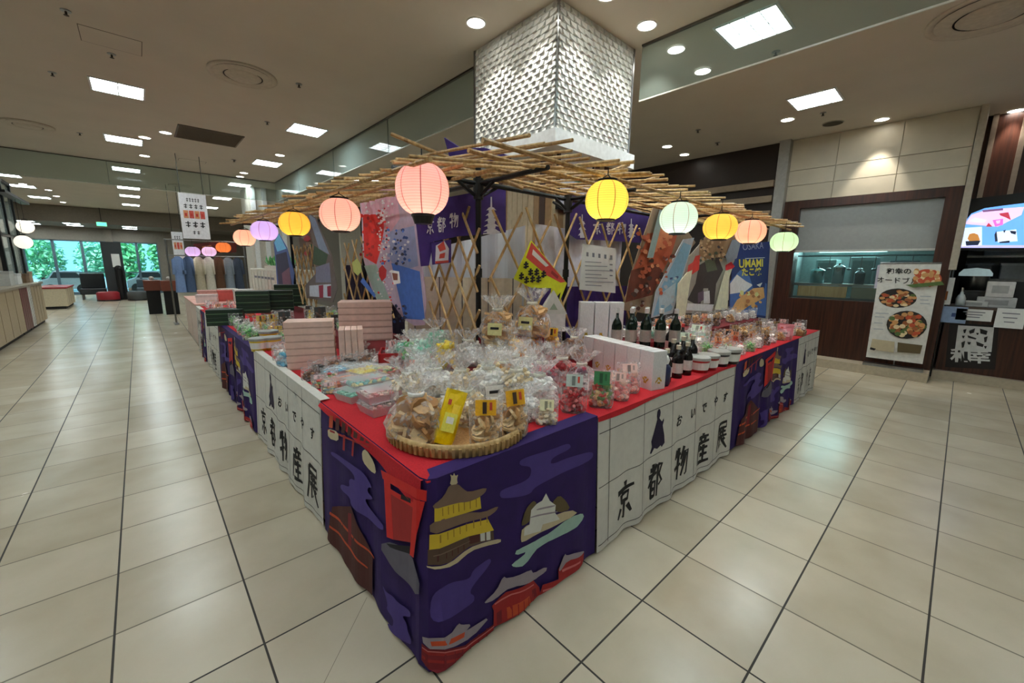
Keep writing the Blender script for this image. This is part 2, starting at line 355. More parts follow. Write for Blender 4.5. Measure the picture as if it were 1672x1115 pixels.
for i, (y, w, h, c, nm, lb) in enumerate(((.58, .20, .20, (150, 200, 200), 'steel_pot', 'steel pot at the left end of the hatch worktop'), (.30, .16, .26, (190, 205, 205), 'steel_pot', 'taller pale steel pot beside the hanging ladles'), (.02, .13, .17, (90, 100, 104), 'steel_pot', 'small dark pot at the middle of the hatch worktop'))):
    t = thing(nm, lb, 'pot', (RX+.68, y, 1.26), group='pots in the hatch')
    mt = mat('pot_%d' % i, c, .25, .8)
    MB().lathe([(.001, 0), (w*.5, 0), (w*.52, h), (w*.55, h+.008), (w*.48, h+.008)], 18).build('body', mt, t, smooth=True)
    MB().lathe([(w*.54, h+.009), (w*.3, h+.04), (.001, h+.05)], 18).build('lid', mt, t, smooth=True)
    MB().ball((0, 0, h+.06), .016).build('knob', BLACKP, t)
kr = thing('utensil_rail', 'dark rail with hanging ladles behind the serving hatch', 'rail', (RX+.85, 0, 1.72))
MB().cyl((0, -.985, 0), (0, 1.10, 0), .012).build('rail', STEEL, kr)
for k, y in enumerate((-.55, -.36, -.12, .05, .2, .47)):
    MB().cyl((0, y, 0), (0, y, -.2), .007).ball((0, y, -.22), .035, sc=(1, 1, .6)).build('ladle', STEEL, kr)
nt_ = thing('paper_notice', 'pale lilac notice sheet standing in the serving hatch', 'notice', (RX+.09, -.36, 1.22))
MB().box((0, 0, .17), (.006, .24, .34), R=Matrix.Rotation(-.06, 3, 'Y')).build('sheet', mat('lilac_paper', (206, 198, 212), .8), nt_)
t = thing('kitchen_light', 'bright strip light on the back wall of the kitchen', 'light', (9.16, .35, 1.95))
MB().bx(0, -.5, -.14, .03, .5, .14).build('housing', WHITE, t); MB().bx(-.012, -.48, -.12, 0, .48, .12).build('diffuser', mat('kitchen_glow', (200, 245, 245), .5, emit=20), t)
for i, (y, z, w, h, c) in enumerate(((.62, 1.5, .30, .34, (190, 225, 225)), (.1, 1.5, .34, .42, (176, 205, 208)), (-.42, 1.5, .36, .30, (120, 140, 150)))):
    t = thing('kitchen_machine', ['pale steel cooker at the left of the kitchen back wall', 'steel cabinet in the middle of the kitchen back wall', 'dark steel fridge at the right of the kitchen back wall'][i], 'kitchen machine', (8.85, y, 0), group='machines along the kitchen back wall')
    MB().bx(-.15, -w/2, 0, .3, w/2, z+h/2).build('body', mat('machine_%d' % i, c, .3, .4), t, bevel=.01)
    MB().bx(-.165, -w/2+.03, 1.2, -.15, w/2-.03, z+h/2-.06).build('door', mat('machine_door_%d' % i, tuple(int(v*.8) for v in c), .3, .5), t)
    MB().cyl((-.185, w/2-.06, 1.3), (-.185, w/2-.06, 1.5), .01).build('handle', STEEL, t)
# counter bay of the restaurant
BX = 7.55
struct('wall_bay', MB().bx(9.4, -5.9, 0, 9.5, -1.0, CZ), mat('bay_wall', (52, 38, 30), .5)); struct('wall_bay_side', MB().bx(RX+.28, -1.0, 0, 9.5, -.985, CZ), mat('bay_wall', (52, 38, 30), .5))
mb = MB(); mb.bx(BX+.35, -5, 2.42, BX+.45, -1.03, CZ); struct('wall_bay_header', mb, DWOOD)
mb = MB()
for y in (-1.10, -1.36, -2.2): mb.bx(BX+.30, y-.025, 2.42, BX+.35, y+.025, CZ)
struct('trim_6', mb, mat('pale_strip', (170, 152, 134), .45))
struct('baseboard_bay', MB().bx(BX-.10, -5, 0, BX+.5, -1.0, .12), mat('plinth_stone', (176, 164, 142), .5))
# ================================================================== ceiling fittings
GLOW = mat('panel_glow', (238, 252, 255), .5, emit=PANEL_GLOW)
LOUV = mat('louver_white', (232, 236, 236), .4)
def square_light(x, y, label, z=CZ, s=.45, fast=False):
    t = thing('square_ceiling_light', label, 'ceiling light', (x, y, z), group='square ceiling lights')
    h = s/2; m = MB()
    m.bx(-h-.02, -h-.02, -.012, h+.02, -h, 0).bx(-h-.02, h, -.012, h+.02, h+.02, 0).bx(-h-.02, -h, -.012, -h, h, 0).bx(h, -h, -.012, h+.02, h, 0)
    m.build('frame', LOUV, t)
    MB().bx(-h, -h, -.006, h, h, -.003).build('diffuser', GLOW, t)
    m = MB()
    for k in (-1, 0, 1): m.bx(-h, k*h*.5-.004, -.013, h, k*h*.5+.004, -.007)
    m.bx(-.006, -h, -.014, .006, h, -.007); m.build('louver', LOUV, t)
    return t
L0 = square_light(-.59, 6.04, 'square ceiling light nearest the camera over the left aisle')
def more_light(x, y, label, z=CZ): dup(L0, (x, y, z), label=label)
SQ = [(-.59, 8.85, 'square ceiling light over the left aisle, second from the camera'),
 (1.52, 6.05, 'square ceiling light right of the aisle, just left of the bamboo canopy top'),
 (1.56, 8.9, 'square ceiling light left of the far pillar, near the brown return-air grille'),
 (1.57, 12.1, 'square ceiling light behind the glass barrier beside the far pillar'),
 (1.57, 15.2, 'square ceiling light right of the hanging shop sign, upper one of two'),
 (1.57, 18.2, 'square ceiling light right of the hanging shop sign, lower one of two'),
 (-.61, 11.9, 'square ceiling light glaring through the far glass barrier'),
 (-.61, 14.98, 'square ceiling light in the aisle row, first past the glass barrier'),
 (-.61, 16.9, 'square ceiling light in the aisle row, second past the glass barrier'),
 (-.61, 19.6, 'square ceiling light in the aisle row, last before the low ceiling'),
 (-2.8, 12.0, 'square ceiling light at the far left edge behind the glass barrier'),
 (-2.8, 14.9, 'square ceiling light in the left row, first past the glass barrier'),
 (-2.8, 16.9, 'square ceiling light in the left row, second past the glass barrier'),
 (-2.8, 19.6, 'square ceiling light in the left row, last before the low ceiling'),
 (3.49, .40, 'large-looking square ceiling light seen through the right glass barrier'),
 (5.64, .40, 'square ceiling light over the restaurant front'),
 (3.7, 3.6, 'square ceiling light behind the tiled column, through the left glass barrier'),
 (3.7, 6.2, 'square ceiling light above the bamboo canopy, through the left glass barrier'),
 (3.7, 9.0, 'square ceiling light furthest along beyond the left glass barrier'),
 # the same rows go on over and behind the photographer
 (-.59, 3.1, 'square ceiling light over the left aisle beside the front display'), (-.59, .1, 'square ceiling light above the photographer'),
 (-.59, -2.9, 'square ceiling light behind the photographer, middle row'), (-2.75, 6.0, 'square ceiling light beyond the left picture edge, far one'),
 (-2.75, 3.1, 'square ceiling light beyond the left picture edge, middle one'), (-2.75, .1, 'square ceiling light beyond the left picture edge, near one'),
 (1.55, .1, 'square ceiling light straight above the corner of the display'),
 (1.55, -2.4, 'square ceiling light over the right aisle, near one'), (5.64, -2.4, 'square ceiling light over the right aisle, far one')]
for a in SQ: more_light(*a)
for i, (x, y) in enumerate(((-3.6, 22.6), (-3.6, 23.9), (-2.4, 22.5), (-2.4, 23.7), (-.75, 22.6), (-.75, 23.9))):
    more_light(x, y, 'small bright light under the low ceiling strip, %s' % ('left pair, nearer', 'left pair, further', 'middle pair, nearer', 'middle pair, further', 'right pair, nearer', 'right pair, further')[i], 2.9)
# round downlights
RIM = mat('downlight_rim', (226, 226, 222), .4); DGLOW = mat('downlight_glow', (255, 250, 238), .5, emit=16)
def downlight(x, y, label, r=.075, spot=True, aim=(0, 0, -1), w=None, cone=58):
    t = thing('downlight', label, 'downlight', (x, y, CZ), group='round downlights')
    MB().lathe([(r+.014, -.001), (r+.014, -.008), (r, -.010), (r, -.002)], 20).build('rim', RIM, t, smooth=True)
    MB().lathe([(.001, -.005), (r, -.005)], 20).build('lamp', DGLOW, t)
    if spot:
        ld = D.lights.new('downlight_beam', 'SPOT'); ld.energy = w or SPOT_W; ld.color = (1, .94, .84); ld.spot_size = math.radians(cone); ld.spot_blend = .55; ld.shadow_soft_size = .03
        lo = D.objects.new('downlight_beam', ld); COL.objects.link(lo); lo.parent = t; lo.location = (0, 0, -.03)
        lo.rotation_euler = Vector(aim).to_track_quat('-Z', 'Y').to_euler()
    return t
downlight(1.72, 1.99, 'downlight washing the left face of the tiled column', w=30, aim=(.12, 0, -1), cone=88)
downlight(2.80, 1.01, 'downlight washing the right face of the tiled column', w=30, aim=(0, .12, -1), cone=88)
downlight(1.72, 1.45, 'downlight above the picture edge near the column corner, left face', w=30, aim=(.12, 0, -1), cone=88)
downlight(2.22, 1.01, 'downlight above the picture edge near the column corner, right face', w=30, aim=(0, .12, -1), cone=88)
downlight(3.35, 1.02, 'downlight right of the column, nearer of the two in the barrier glass')
downlight(3.96, 1.03, 'downlight right of the column, further of the two in the barrier glass')
downlight(6.18, .82, 'downlight beside the restaurant square ceiling light')
downlight(7.06, -.06, 'downlight washing the cream stone header', w=60, aim=(.12, 0, -1))
downlight(6.2, 2.57, 'downlight above the dark wall, left one', spot=False)
downlight(6.88, 2.59, 'downlight above the dark wall, right one', spot=False)
downlight(7.83, -1.26, 'downlight at the right edge above the counter bay', w=40)
for i, (px, py) in enumerate(((270, 216), (236, 224), (236, 254), (457, 253), (398, 282), (392, 288))):
    p = at(px, py, 2, CZ)
    downlight(p.x, p.y, 'small downlight over the left aisle, %s' % ('left of the brown grille, nearer', 'left of the brown grille, middle', 'left of the brown grille, further', 'beside the far pillar light', 'near the far pillar, first', 'near the far pillar, second')[i], spot=False)
for i, (px, py) in enumerate(((37, 300), (79, 310), (92, 320), (103, 330), (110, 337))):
    p = at(px, py, 2, CZ); downlight(p.x, p.y, 'tiny downlight in the far left ceiling, %s one counted from the camera' % ('first', 'second', 'third', 'fourth', 'fifth')[i], spot=False)
# air diffusers, return grille, hatches, sprinklers
DIFF = mat('diffuser_paint', (190, 180, 162), .55); DARKS = mat('dark_slot', (30, 28, 26), .7)
def round_vent(px, py, label, r=.27):
    p = at(px, py, 2, CZ); t = thing('round_air_diffuser', label, 'air vent', (p.x, p.y, CZ), group='round air diffusers')
    MB().lathe([(r+.03, -.001), (r+.03, -.016), (r+.005, -.02), (r-.03, -.008)], 32).build('outer_ring', DIFF, t, smooth=True)
    MB().lathe([(r-.02, -.004), (r*.5, -.004)], 32).build('dark_gap', DARKS, t)
    MB().lathe([(r*.93, -.016), (r*.66, -.03), (r*.62, -.022)], 32).build('middle_ring', DIFF, t, smooth=True)
    MB().lathe([(r*.58, -.022), (r*.52, -.034), (.001, -.036)], 32).build('centre_plate', DIFF, t, smooth=True)
round_vent(397, 122, 'round air diffuser over the left aisle, left of the big pink lantern', .30)
round_vent(1622, 20, 'large round air diffuser at the top right corner', .36)
round_vent(45, 203, 'faint round air diffuser at the far left of the ceiling', .26)
round_vent(295, 303, 'small distant round air diffuser above the hanging shop sign', .24)
p = at(1360, 201, 2, CZ); t = thing('ceiling_speaker', 'dark round ceiling speaker between two restaurant downlights', 'speaker', (p.x, p.y, CZ))
MB().lathe([(.125, -.001), (.125, -.008), (.115, -.010)], 24).build('rim', DIFF, t); MB().lathe([(.115, -.008), (.001, -.008)], 24).build('grille', mat('speaker_cloth', (70, 62, 50), .8), t)
a = at(290, 202, 2, CZ); c = at(385, 240, 2, CZ); t = thing('return_air_grille', 'brown rectangular return-air grille in the left ceiling', 'air vent', ((a.x+c.x)/2, (a.y+c.y)/2, CZ))
hx, hy = abs(c.x-a.x)/2, abs(c.y-a.y)/2
MB().bx(-hx, -hy, -.014, hx, -hy+.02, 0).bx(-hx, hy-.02, -.014, hx, hy, 0).bx(-hx, -hy, -.014, -hx+.02, hy, 0).bx(hx-.02, -hy, -.014, hx, hy, 0).build('frame', mat('grille_brown', (104, 90, 72), .5), t)
m = MB()
for k in range(22): y = -hy + .03 + (2*hy-.06)*k/21; m.bx(-hx+.02, y-.008, -.012, hx-.02, y+.004, -.003)
m.build('blades', mat('grille_brown', (104, 90, 72), .5), t); MB().bx(-hx, -hy, -.004, hx, hy, -.001).build('backing', mat('grille_dark', (58, 48, 38), .7), t)
def hatch(px, py, qx, qy, label):
    a = at(px, py, 2, CZ); b = at(qx, qy, 2, CZ); x0, x1 = sorted((a.x, b.x)); y0, y1 = sorted((a.y, b.y)); e = .006
    t = thing('ceiling_access_hatch', label, 'hatch', ((x0+x1)/2, (y0+y1)/2, CZ), group='ceiling access hatches'); hx, hy = (x1-x0)/2, (y1-y0)/2
    MB().bx(-hx, -hy, -.002, hx, -hy+e, 0).bx(-hx, hy-e, -.002, hx, hy, 0).bx(-hx, -hy, -.002, -hx+e, hy, 0).bx(hx-e, -hy, -.002, hx, hy, 0).build('seam', mat('hatch_seam', (96, 88, 76), .7), t)
    MB().bx(-hx+e, -hy+e, -.0025, hx-e, hy-e, -.001).build('door', CEIL, t)
hatch(125, 38, 232, 92, 'square access hatch in the near left ceiling'); hatch(292, 258, 335, 268, 'small access hatch beyond the brown grille')
for i, (px, py) in enumerate(((107, 17), (182, 88), (85, 118), (488, 137), (436, 199), (130, 217), (382, 261), (1267, 84), (1344, 184), (1172, 233), (1140, 212))):
    p = at(px, py, 2, CZ); t = thing('sprinkler_head', ['sprinkler head at the top left of the ceiling', 'sensor beside the near access hatch', 'sprinkler head left of the nearest square light', 'sprinkler head right of the round air diffuser', 'sprinkler head above the square light left of the canopy', 'sprinkler head left of the second aisle light', 'sprinkler head past the brown grille', 'sprinkler head seen through the right glass barrier', 'sprinkler head beside the ceiling speaker', 'sprinkler head over the dark wall, right one', 'sprinkler head over the dark wall, left one'][i], 'sprinkler', (p.x, p.y, CZ), group='sprinkler heads')
    MB().lathe([(.035, -.001), (.035, -.006), (.014, -.008)], 14).build('escutcheon', STEEL, t); MB().cyl((0, 0, -.008), (0, 0, -.035), .008).cyl((0, 0, -.035), (0, 0, -.038), .018).build('nozzle', mat('sprinkler_dark', (60, 54, 46), .5, .5), t)
# glass smoke barriers hanging from the ceiling
BGL = film('barrier_glass', (190, 206, 200), .10, .30, .05)
def barrier(x0, y0, x1, y1, label, seams=()):
    t = thing('smoke_barrier', label, 'glass barrier', (x0, y0, CZ), group='glass smoke barriers'); dx, dy = x1-x0, y1-y0; L = math.hypot(dx, dy); u = Vector((dx/L, dy/L, 0)); R = Matrix.Rotation(math.atan2(dy, dx), 3, 'Z')
    MB().box(u*L/2 + Vector((0, 0, -.245)), (L, .008, .47), R=R).build('pane', BGL, t)
    MB().box(u*L/2 + Vector((0, 0, -.008)), (L, .03, .016), R=R).build('channel', mat('barrier_channel', (88, 82, 72), .5, .3), t)
    MB().box(u*L/2 + Vector((0, 0, -.48)), (L, .012, .012), R=R).build('bottom_edge', mat('barrier_edge', (206, 206, 196), .4), t)
    for s in seams: MB().box(u*s + Vector((0, 0, -.245)), (.006, .012, .46), R=R).build('seam', mat('barrier_seam', (84, 88, 84), .5), t)
barrier(3.06, 1.2, 3.06, -4.0, 'glass smoke barrier right of the tiled column', (2.4, 4.0))
barrier(2.18, 2.45, 2.18, 11.07, 'long glass smoke barrier left of the tiled column', (2.2, 4.4, 6.6))
barrier(-5.9, 11.07, 2.18, 11.07, 'glass smoke barrier across the left aisle', (1.6, 3.3, 5.0, 6.7))
# ------------------------------------------------------------------ tiled column
CX, CY, CS = 2.0, 1.3, 1.07
t = thing('tiled_column', 'white relief-tiled column above the bamboo canopy', 'column', (CX, CY, 0))
TW, TH = CS/12, (CZ - 2.56)/20
rel = mat('relief_tile', (224, 226, 222), .6, var=.02)
m = MB(); m.bx(.02, .02, 2.5, CS-.02, CS-.02, CZ)
def face_tiles(o, u, nrm):
    o = Vector(o); u = Vector(u); nrm = Vector(nrm); z = Vector((0, 0, 1))
    for r in range(20):
        off = .5*(r % 2)
        for k in range(-1, 12):
            a0 = max(0, (k + off)*TW); a1 = min(CS, (k + 1 + off)*TW)
            if a1 - a0 < .012: continue
            b0 = 2.56 + r*TH; b1 = b0 + TH; e = .0015
            # each tile leans out towards one lower corner, so that corner throws its own shade
            p = [o + u*(a0+e) + z*(b0+e) + nrm*.006, o + u*(a1-e) + z*(b0+e) + nrm*.027, o + u*(a1-e) + z*(b1-e) + nrm*.008, o + u*(a0+e) + z*(b1-e) + nrm*.004]
            q = [o + u*(a0+e) + z*(b0+e) - nrm*.015, o + u*(a1-e) + z*(b0+e) - nrm*.015, o + u*(a1-e) + z*(b1-e) - nrm*.015, o + u*(a0+e) + z*(b1-e) - nrm*.015]
            m.add(p + q, [(0, 1, 2), (0, 2, 3), (0, 4, 5, 1), (1, 5, 6, 2), (2, 6, 7, 3), (3, 7, 4, 0)])
face_tiles((0, CS, 0), (0, -1, 0), (-1, 0, 0)); face_tiles((CS, 0, 0), (-1, 0, 0), (0, -1, 0)); face_tiles((CS, 0, 0), (0, 1, 0), (1, 0, 0)); face_tiles((0, CS, 0), (1, 0, 0), (0, 1, 0))
m.build('tiled_shaft', rel, t)
MB().bx(-.012, -.012, 2.56, .012, .012, CZ).bx(CS-.012, -.012, 2.56, CS+.012, .012, CZ).bx(-.012, CS-.012, 2.56, .012, CS+.012, CZ).build('corner_trim', STEEL, t)
MB().bx(-.05, -.05, 2.43, CS+.05, CS+.05, 2.56).build('collar', mat('collar_white', (216, 222, 224), .5), t)
m = MB(); w0, w1 = .10, CS-.10; m.bx(w0, w0, 0, w1, w1, 2.44)
rnd = random.Random(5)
tone = [0, 1, 0, 2, 0, 1, 3, 0, 2, 0, 3, 1]
for k in range(12):
    a = w0 + (w1-w0)*k/12; b = w0 + (w1-w0)*(k+1)/12
    m.bx(a+.003, w0-.012, 0, b-.003, w0, 2.43, tone[k]); m.bx(w0-.012, a+.003, 0, w0, b-.003, 2.43, tone[(k*5+1) % 12])
m.build('striped_base', [mat('stripe_cream', (196, 176, 142), .5), mat('stripe_tan', (160, 126, 84), .5), mat('stripe_walnut', (96, 56, 34), .5), mat('stripe_dark', (70, 44, 30), .5)], t)
# framed mountain picture on the column base
y = CY + .10 - .012
def pl(px, py, v=y): return at(px, py, 1, v - .02)
q = [pl(915, 243), pl(968, 258), pl(968, 320), pl(915, 312)]
x0, x1, z0, z1 = q[0].x, q[1].x, 1.98, q[0].z
t = thing('framed_picture', 'framed picture of a snowy peak on the column base', 'picture', (x0, y, z0)); w, h = x1-x0, z1-z0
MB().bx(-.02, -.03, -.02, w+.02, 0, 0).bx(-.02, -.03, h, w+.02, 0, h+.02).bx(-.02, -.03, 0, 0, 0, h).bx(w, -.03, 0, w+.02, 0, h).build('frame', BLACKP, t)
m = MB().bx(0, -.02, 0, w, 0, h, 0)
m.poly([(0.02, -.021, h*.55), (w*.42, -.021, h*.55), (w*.25, -.021, h*.82)], 1); m.poly([(.05, -.0215, h*.50), (w*.75, -.0215, h*.50), (w*.6, -.0215, h*.6), (w*.3, -.0215, h*.62)], 2); m.poly([(w*.45, -.022, h*.53), (w*.85, -.022, h*.53), (w*.65, -.022, h*.60)], 3)
m.build('print', [mat('pic_sky', (206, 204, 214), .4), mat('pic_snow', (236, 240, 244), .5), mat('pic_forest', (70, 104, 74), .6), mat('pic_roof', (150, 60, 60), .6)], t)
# far pillar with bright vertical bands
t = thing('far_pillar', 'pale far pillar with white upright bands beyond the left canopy', 'column', (1.75, 12.2, 0))
MB().bx(0, 0, 0, 1.0, 1.0, CZ).build('shaft', WALLC, t)
for k, x in enumerate((.05, .32, .75)): MB().bx(x, -.04, 0, x+.11, 0, CZ).build('band', mat('pale_band', (236, 238, 236), .4), t)
# ================================================================== shops along the left aisle
def counter(y0, y1, label, c, top, x=-2.42, d=.6, h=.92):
    t = thing('shop_counter', label, 'counter', (x, y0, 0), group='counters along the left aisle')
    MB().bx(-d, 0, .08, 0, y1-y0-.02, h).build('body', c, t); MB().bx(-d-.02, -.01, h, .03, y1-y0-.01, h+.04).build('worktop', top, t)
    MB().bx(-d+.02, .02, 0, -.05, y1-y0-.04, .08).build('plinth', DARKS, t)
    for k in range(1, 4): MB().bx(0, (y1-y0)*k/4-.003, .1, .003, (y1-y0)*k/4+.003, h-.02).build('panel_joint', mat('joint_brown', (120, 100, 76), .6), t)
BEI = mat('beige_laminate', (178, 158, 126), .4); DT = mat('counter_top_stone', (170, 156, 136), .3)
counter(5.8, 8.9, 'beige counter at the left picture edge, nearest the camera', BEI, DT); counter(8.9, 11.2, 'second beige counter along the left aisle', BEI, DT)
counter(11.22, 11.95, 'narrow maroon counter between two beige ones', mat('maroon_laminate', (110, 58, 58), .4), DT)
counter(11.98, 12.3, 'narrow white end panel beside the maroon counter', WHITE, DT); counter(12.33, 13.7, 'beige counter past the white end panel', BEI, DT)
counter(17.4, 19.4, 'pale box counter with red side far down the left aisle', mat('pale_board', (204, 190, 160), .5), mat('red_laminate', (170, 34, 48), .5), x=-2.4, h=.62)
t = thing('show_window_frame', 'tall black framed show window at the left picture edge', 'show window', (-2.55, 11.35, 0))
m = MB()
for y in (.1, .95, 1.8): m.bx(-.05, y-.04, .96, .01, y+.04, 3.1)
m.bx(-.05, .07, 3.04, .01, 1.85, 3.1).bx(-.05, .07, 1.92, .01, 1.85, 1.97); m.build('frame', BLACK, t)
MB().bx(-.025, .1, .97, -.018, 1.8, 3.04).build('pane', GLASS, t)
t = thing('shop_backdrop', 'shop wall with a pale blue panel behind the black framed show window', 'shop wall', (-3.6, 8, 0)); MB().bx(0, 0, 0, .1, 8, 2.9).build('panel', mat('shop_wall', (150, 142, 132), .6), t); MB().bx(.1, .3, .98, .12, 2.6, 1.5).build('display_panel', mat('blue_panel', (150, 190, 214), .4), t)  # pale blue display panel on a plain shop wall
for i, (z, y) in enumerate(((2.19, 13.1), (1.84, 12.55))):
    t = thing('globe_lamp', ('upper', 'lower')[i] + ' of two round white paper lamps at the left edge', 'lamp', (-2.42, y, z), group='white globe lamps')
    MB().ball((0, 0, 0), .14, n=18, k=12).build('globe', mat('globe_glow', (248, 240, 224), .6, emit=.75), t, smooth=True)
    MB().cyl((0, 0, .135), (0, 0, .165), .05).build('cap', BLACKP, t); MB().cyl((0, 0, .165), (0, 0, 2.72 - z), .004).build('cord', BLACKP, t)
t = thing('lamp_bracket', 'dark shop fascia beam carrying the white paper lamps', 'beam', (-2.50, 11.3, 2.72)); MB().bx(0, 0, 0, .14, 2.4, .05).build('beam', BLACK, t)
for i, (y, h, c, lb) in enumerate(((11.5, .28, (205, 206, 200), 'white goods box on the maroon counter'), (13.0, .2, (120, 92, 66), 'brown basket of goods on the beige counter past the white panel'), (13.4, .24, (178, 150, 120), 'tan goods box on the beige counter past the white panel'), (12.15, .22, (230, 232, 230), 'small white box on the white end panel counter'))):
    t = thing('goods_box', lb, 'box', (-2.72, y, .96)); MB().bx(-.2, -.2, 0, .2, .2, h).build('carton', col(*c), t, bevel=.006); MB().bx(-.205, -.205, h-.05, .205, .205, h+.004).build('lid', col(*tuple(int(v*.9) for v in c)), t)
# things at the far end of the aisle
t = thing('guide_pillar', 'dark directory pillar with a pale notice at the end of the aisle', 'sign pillar', (-1.36, 21.2, 0))
MB().bx(-.28, -.14, 0, .28, .14, 2.2).build('body', mat('dark_pillar', (44, 48, 50), .4), t); MB().bx(-.03, -.16, 1.25, .2, -.14, 1.75).build('notice', PAPERW, t); MB().cyl((.12, -.22, 0), (.12, -.22, 1.15), .11, n=12).ball((.12, -.22, 1.2), .12).build('dark_post', BLACKP, t)
for i, (x, c, lb) in enumerate(((-2.05, (30, 34, 38), 'dark high-backed bench left of the directory pillar'), (-.45, (70, 90, 100), 'grey-blue bench right of the directory pillar'))):
    t = thing('lounge_bench', lb, 'bench', (x, 21.6, 0), group='benches at the aisle end'); mc = col(*c)
    MB().bx(-.36, -.3, .2, .36, .3, .42).build('seat', mc, t, bevel=.03); MB().bx(-.34, .2, .42, .34, .32, 1.0 if i == 0 else .75).build('backrest', mc, t, bevel=.03)
    for sx in (-.3, .3):
        for sy in (-.22, .22): MB().cyl((sx, sy, 0), (sx, sy, .2), .025).build('leg', STEEL, t)
for i, (x, y, c, lb) in enumerate(((-1.62, 20.5, (150, 30, 40), 'round red ottoman in front of the directory pillar'), (-.78, 20.4, (70, 72, 70), 'round grey ottoman in front of the directory pillar'))):
    t = thing('ottoman', lb, 'ottoman', (x, y, 0)); MB().lathe([(.001, .34), (.26, .34), (.32, .30), (.32, .05), (.3, 0)], 20).build('cushion', col(*c), t, smooth=True); MB().lathe([(.321, .05), (.33, .02), (.33, 0)], 20).build('base', BLACKP, t)
# emergency exit sign
p = at(166, 366, 1, 21.8); t = thing('exit_sign', 'green emergency exit sign hanging at the far low ceiling', 'exit sign', (p.x, 21.8, p.z)); MB().bx(-.15, -.04, -.08, .15, .04, .08).build('housing', WHITE, t)
MB().bx(-.135, -.046, -.065, .135, -.04, .065).build('face', mat('exit_green', (90, 235, 170), .5, emit=1.6), t); MB().cyl((0, 0, .11), (0, 0, CZ - p.z), .012).build('stem', BLACKP, t)
# hanging white shop sign and the small sign beyond it
def hang_sign(px0, py0, px1, py1, Y, label, rows, cords=True):
    a = at(px0, py0, 1, Y); b = at(px1, py1, 1, Y); w = abs(b.x-a.x); h = abs(a.z-b.z)
    t = thing('hanging_sign', label, 'sign', ((a.x+b.x)/2, Y, (a.z+b.z)/2)); MB().bx(-w/2, 0, -h/2, w/2, .03, h/2).build('board', mat('sign_white', (224, 222, 224), .6), t)
    m = MB(); rnd = random.Random(8)
    for (zf, hf, n, wf, mi) in rows:
        for k in range(n):
            cx = (-.5 + (k+.5)/n)*w*wf; ww = w*wf/n*.36; z = h*(.5 - zf); hh = h*hf*.5
            if mi == 2: m.bx(cx-ww*1.2, -.002, z-hh, cx+ww*1.2, 0, z+hh, 2 + (k % 2)); m.bx(cx-ww*.6, -.004, z-hh*.5, cx+ww*.5, -.002, z+hh*.3, 1)
            else:
                m.bx(cx-ww, -.002, z+hh*.3, cx+ww, 0, z+hh*.6, mi); m.bx(cx-ww*.2, -.0025, z-hh, cx+ww*.25, 0, z+hh, mi); m.bx(cx-ww*.9, -.003, z-hh*.6, cx+ww*.8, 0, z-hh*.3, mi)
    m.build('print', [INK, mat('sign_red', (190, 52, 44), .6), mat('sign_food', (206, 140, 96), .6), mat('sign_food_b', (196, 84, 70), .6)], t)
    for s in (-1, 1): MB().cyl((s*w*.42, .015, h/2), (s*w*.42, .015, CZ - (a.z+b.z)/2), .006).build('hanger', BLACKP, t)
hang_sign(290, 314, 344, 391, 9.3, 'white hanging shop sign with black lettering and red food pictures', [(.14, .09, 5, .5, 0), (.28, .10, 4, .75, 0), (.46, .17, 4, .8, 2), (.68, .13, 3, .8, 0), (.86, .08, 2, .3, 0)])
hang_sign(279, 378, 303, 424, 13.5, 'small white hanging sign below and left of the large one', [(.2, .12, 3, .6, 0), (.5, .25, 3, .8, 2)])
# ================================================================== tables, covers, skirts
def table(x0, y0, x1, y1, label):
    t = thing('display_table', label, 'table', (x0, y0, 0), group='tables of the display'); w, d = x1-x0, y1-y0
    MB().bx(0, 0, TZ-.035, w, d, TZ-.006).build('tabletop', mat('table_laminate', (170, 160, 146), .5), t)
    for x in (.06, w-.06):
        for y in (.08, d-.08): MB().cyl((x, y, 0), (x, y, TZ-.035), .016).build('leg', STEEL, t)
for a in ((.0, 0, 1.0, 1.8, 'display table at the front corner, under the round bamboo tray'), (0, 1.8, 1.0, 3.6, 'display table under the pale pink cartons'), (0, 3.6, 1.0, 5.4, 'display table under the dark green boxes'), (0, 5.4, 1.0, 7.4, 'furthest display table of the left side'),
          (1.0, 0, 2.8, 1.0, 'display table under the white carton row'), (2.8, 0, 5.5, 1.0, 'furthest display table of the right side')): table(*a)
m = MB(); z = TZ
m.bx(-.004, -.004, z-.006, 1.0, 7.4, z).bx(1.0, -.004, z-.006, 5.5, 1.0, z)
# overhang: a red tongue over the left edge near the corner, a narrow red lip along the right edge
N = 44; L0_, L1_ = [], []
for k in range(N+1):
    y = .015 + 1.04*k/N; dz = .062*max(0, 1 - y/1.05) + .014 + .006*math.sin(y*9)
    if y < .35: dz += .03*(1 - y/.35)
    L0_.append((-.017, y, z)); L1_.append((-.024 - .004*math.sin(y*14), y, z - dz))
m.add(L0_ + L1_, [(k, k+1, N+2+k, N+1+k) for k in range(N)])
m.add([(-.004, .015, z), (-.004, 1.055, z), (-.017, 1.055, z), (-.017, .015, z)], [(0, 1, 2, 3)])
P0, P1 = [], []
for k in range(N+1):
    x = .93 + 1.79*k/N; P0.append((x, -.019, z)); P1.append((x, -.022, z - .022 - .008*math.sin(x*7)))
m.add(P0 + P1, [(k, k+1, N+2+k, N+1+k) for k in range(N)]); m.add([(.93, -.004, z), (2.72, -.004, z), (2.72, -.019, z), (.93, -.019, z)], [(0, 1, 2, 3)])
tag(m.build('table_cover', REDC), 'red felt cover lying over the tables of the display', 'table cover')
m = MB(); m.bx(.55, .66, TZ, 1.0, 5.4, .85).bx(1.0, .56, TZ, 5.2, 1.0, .85).bx(.98, .88, .85, 1.52, 1.0, .99)
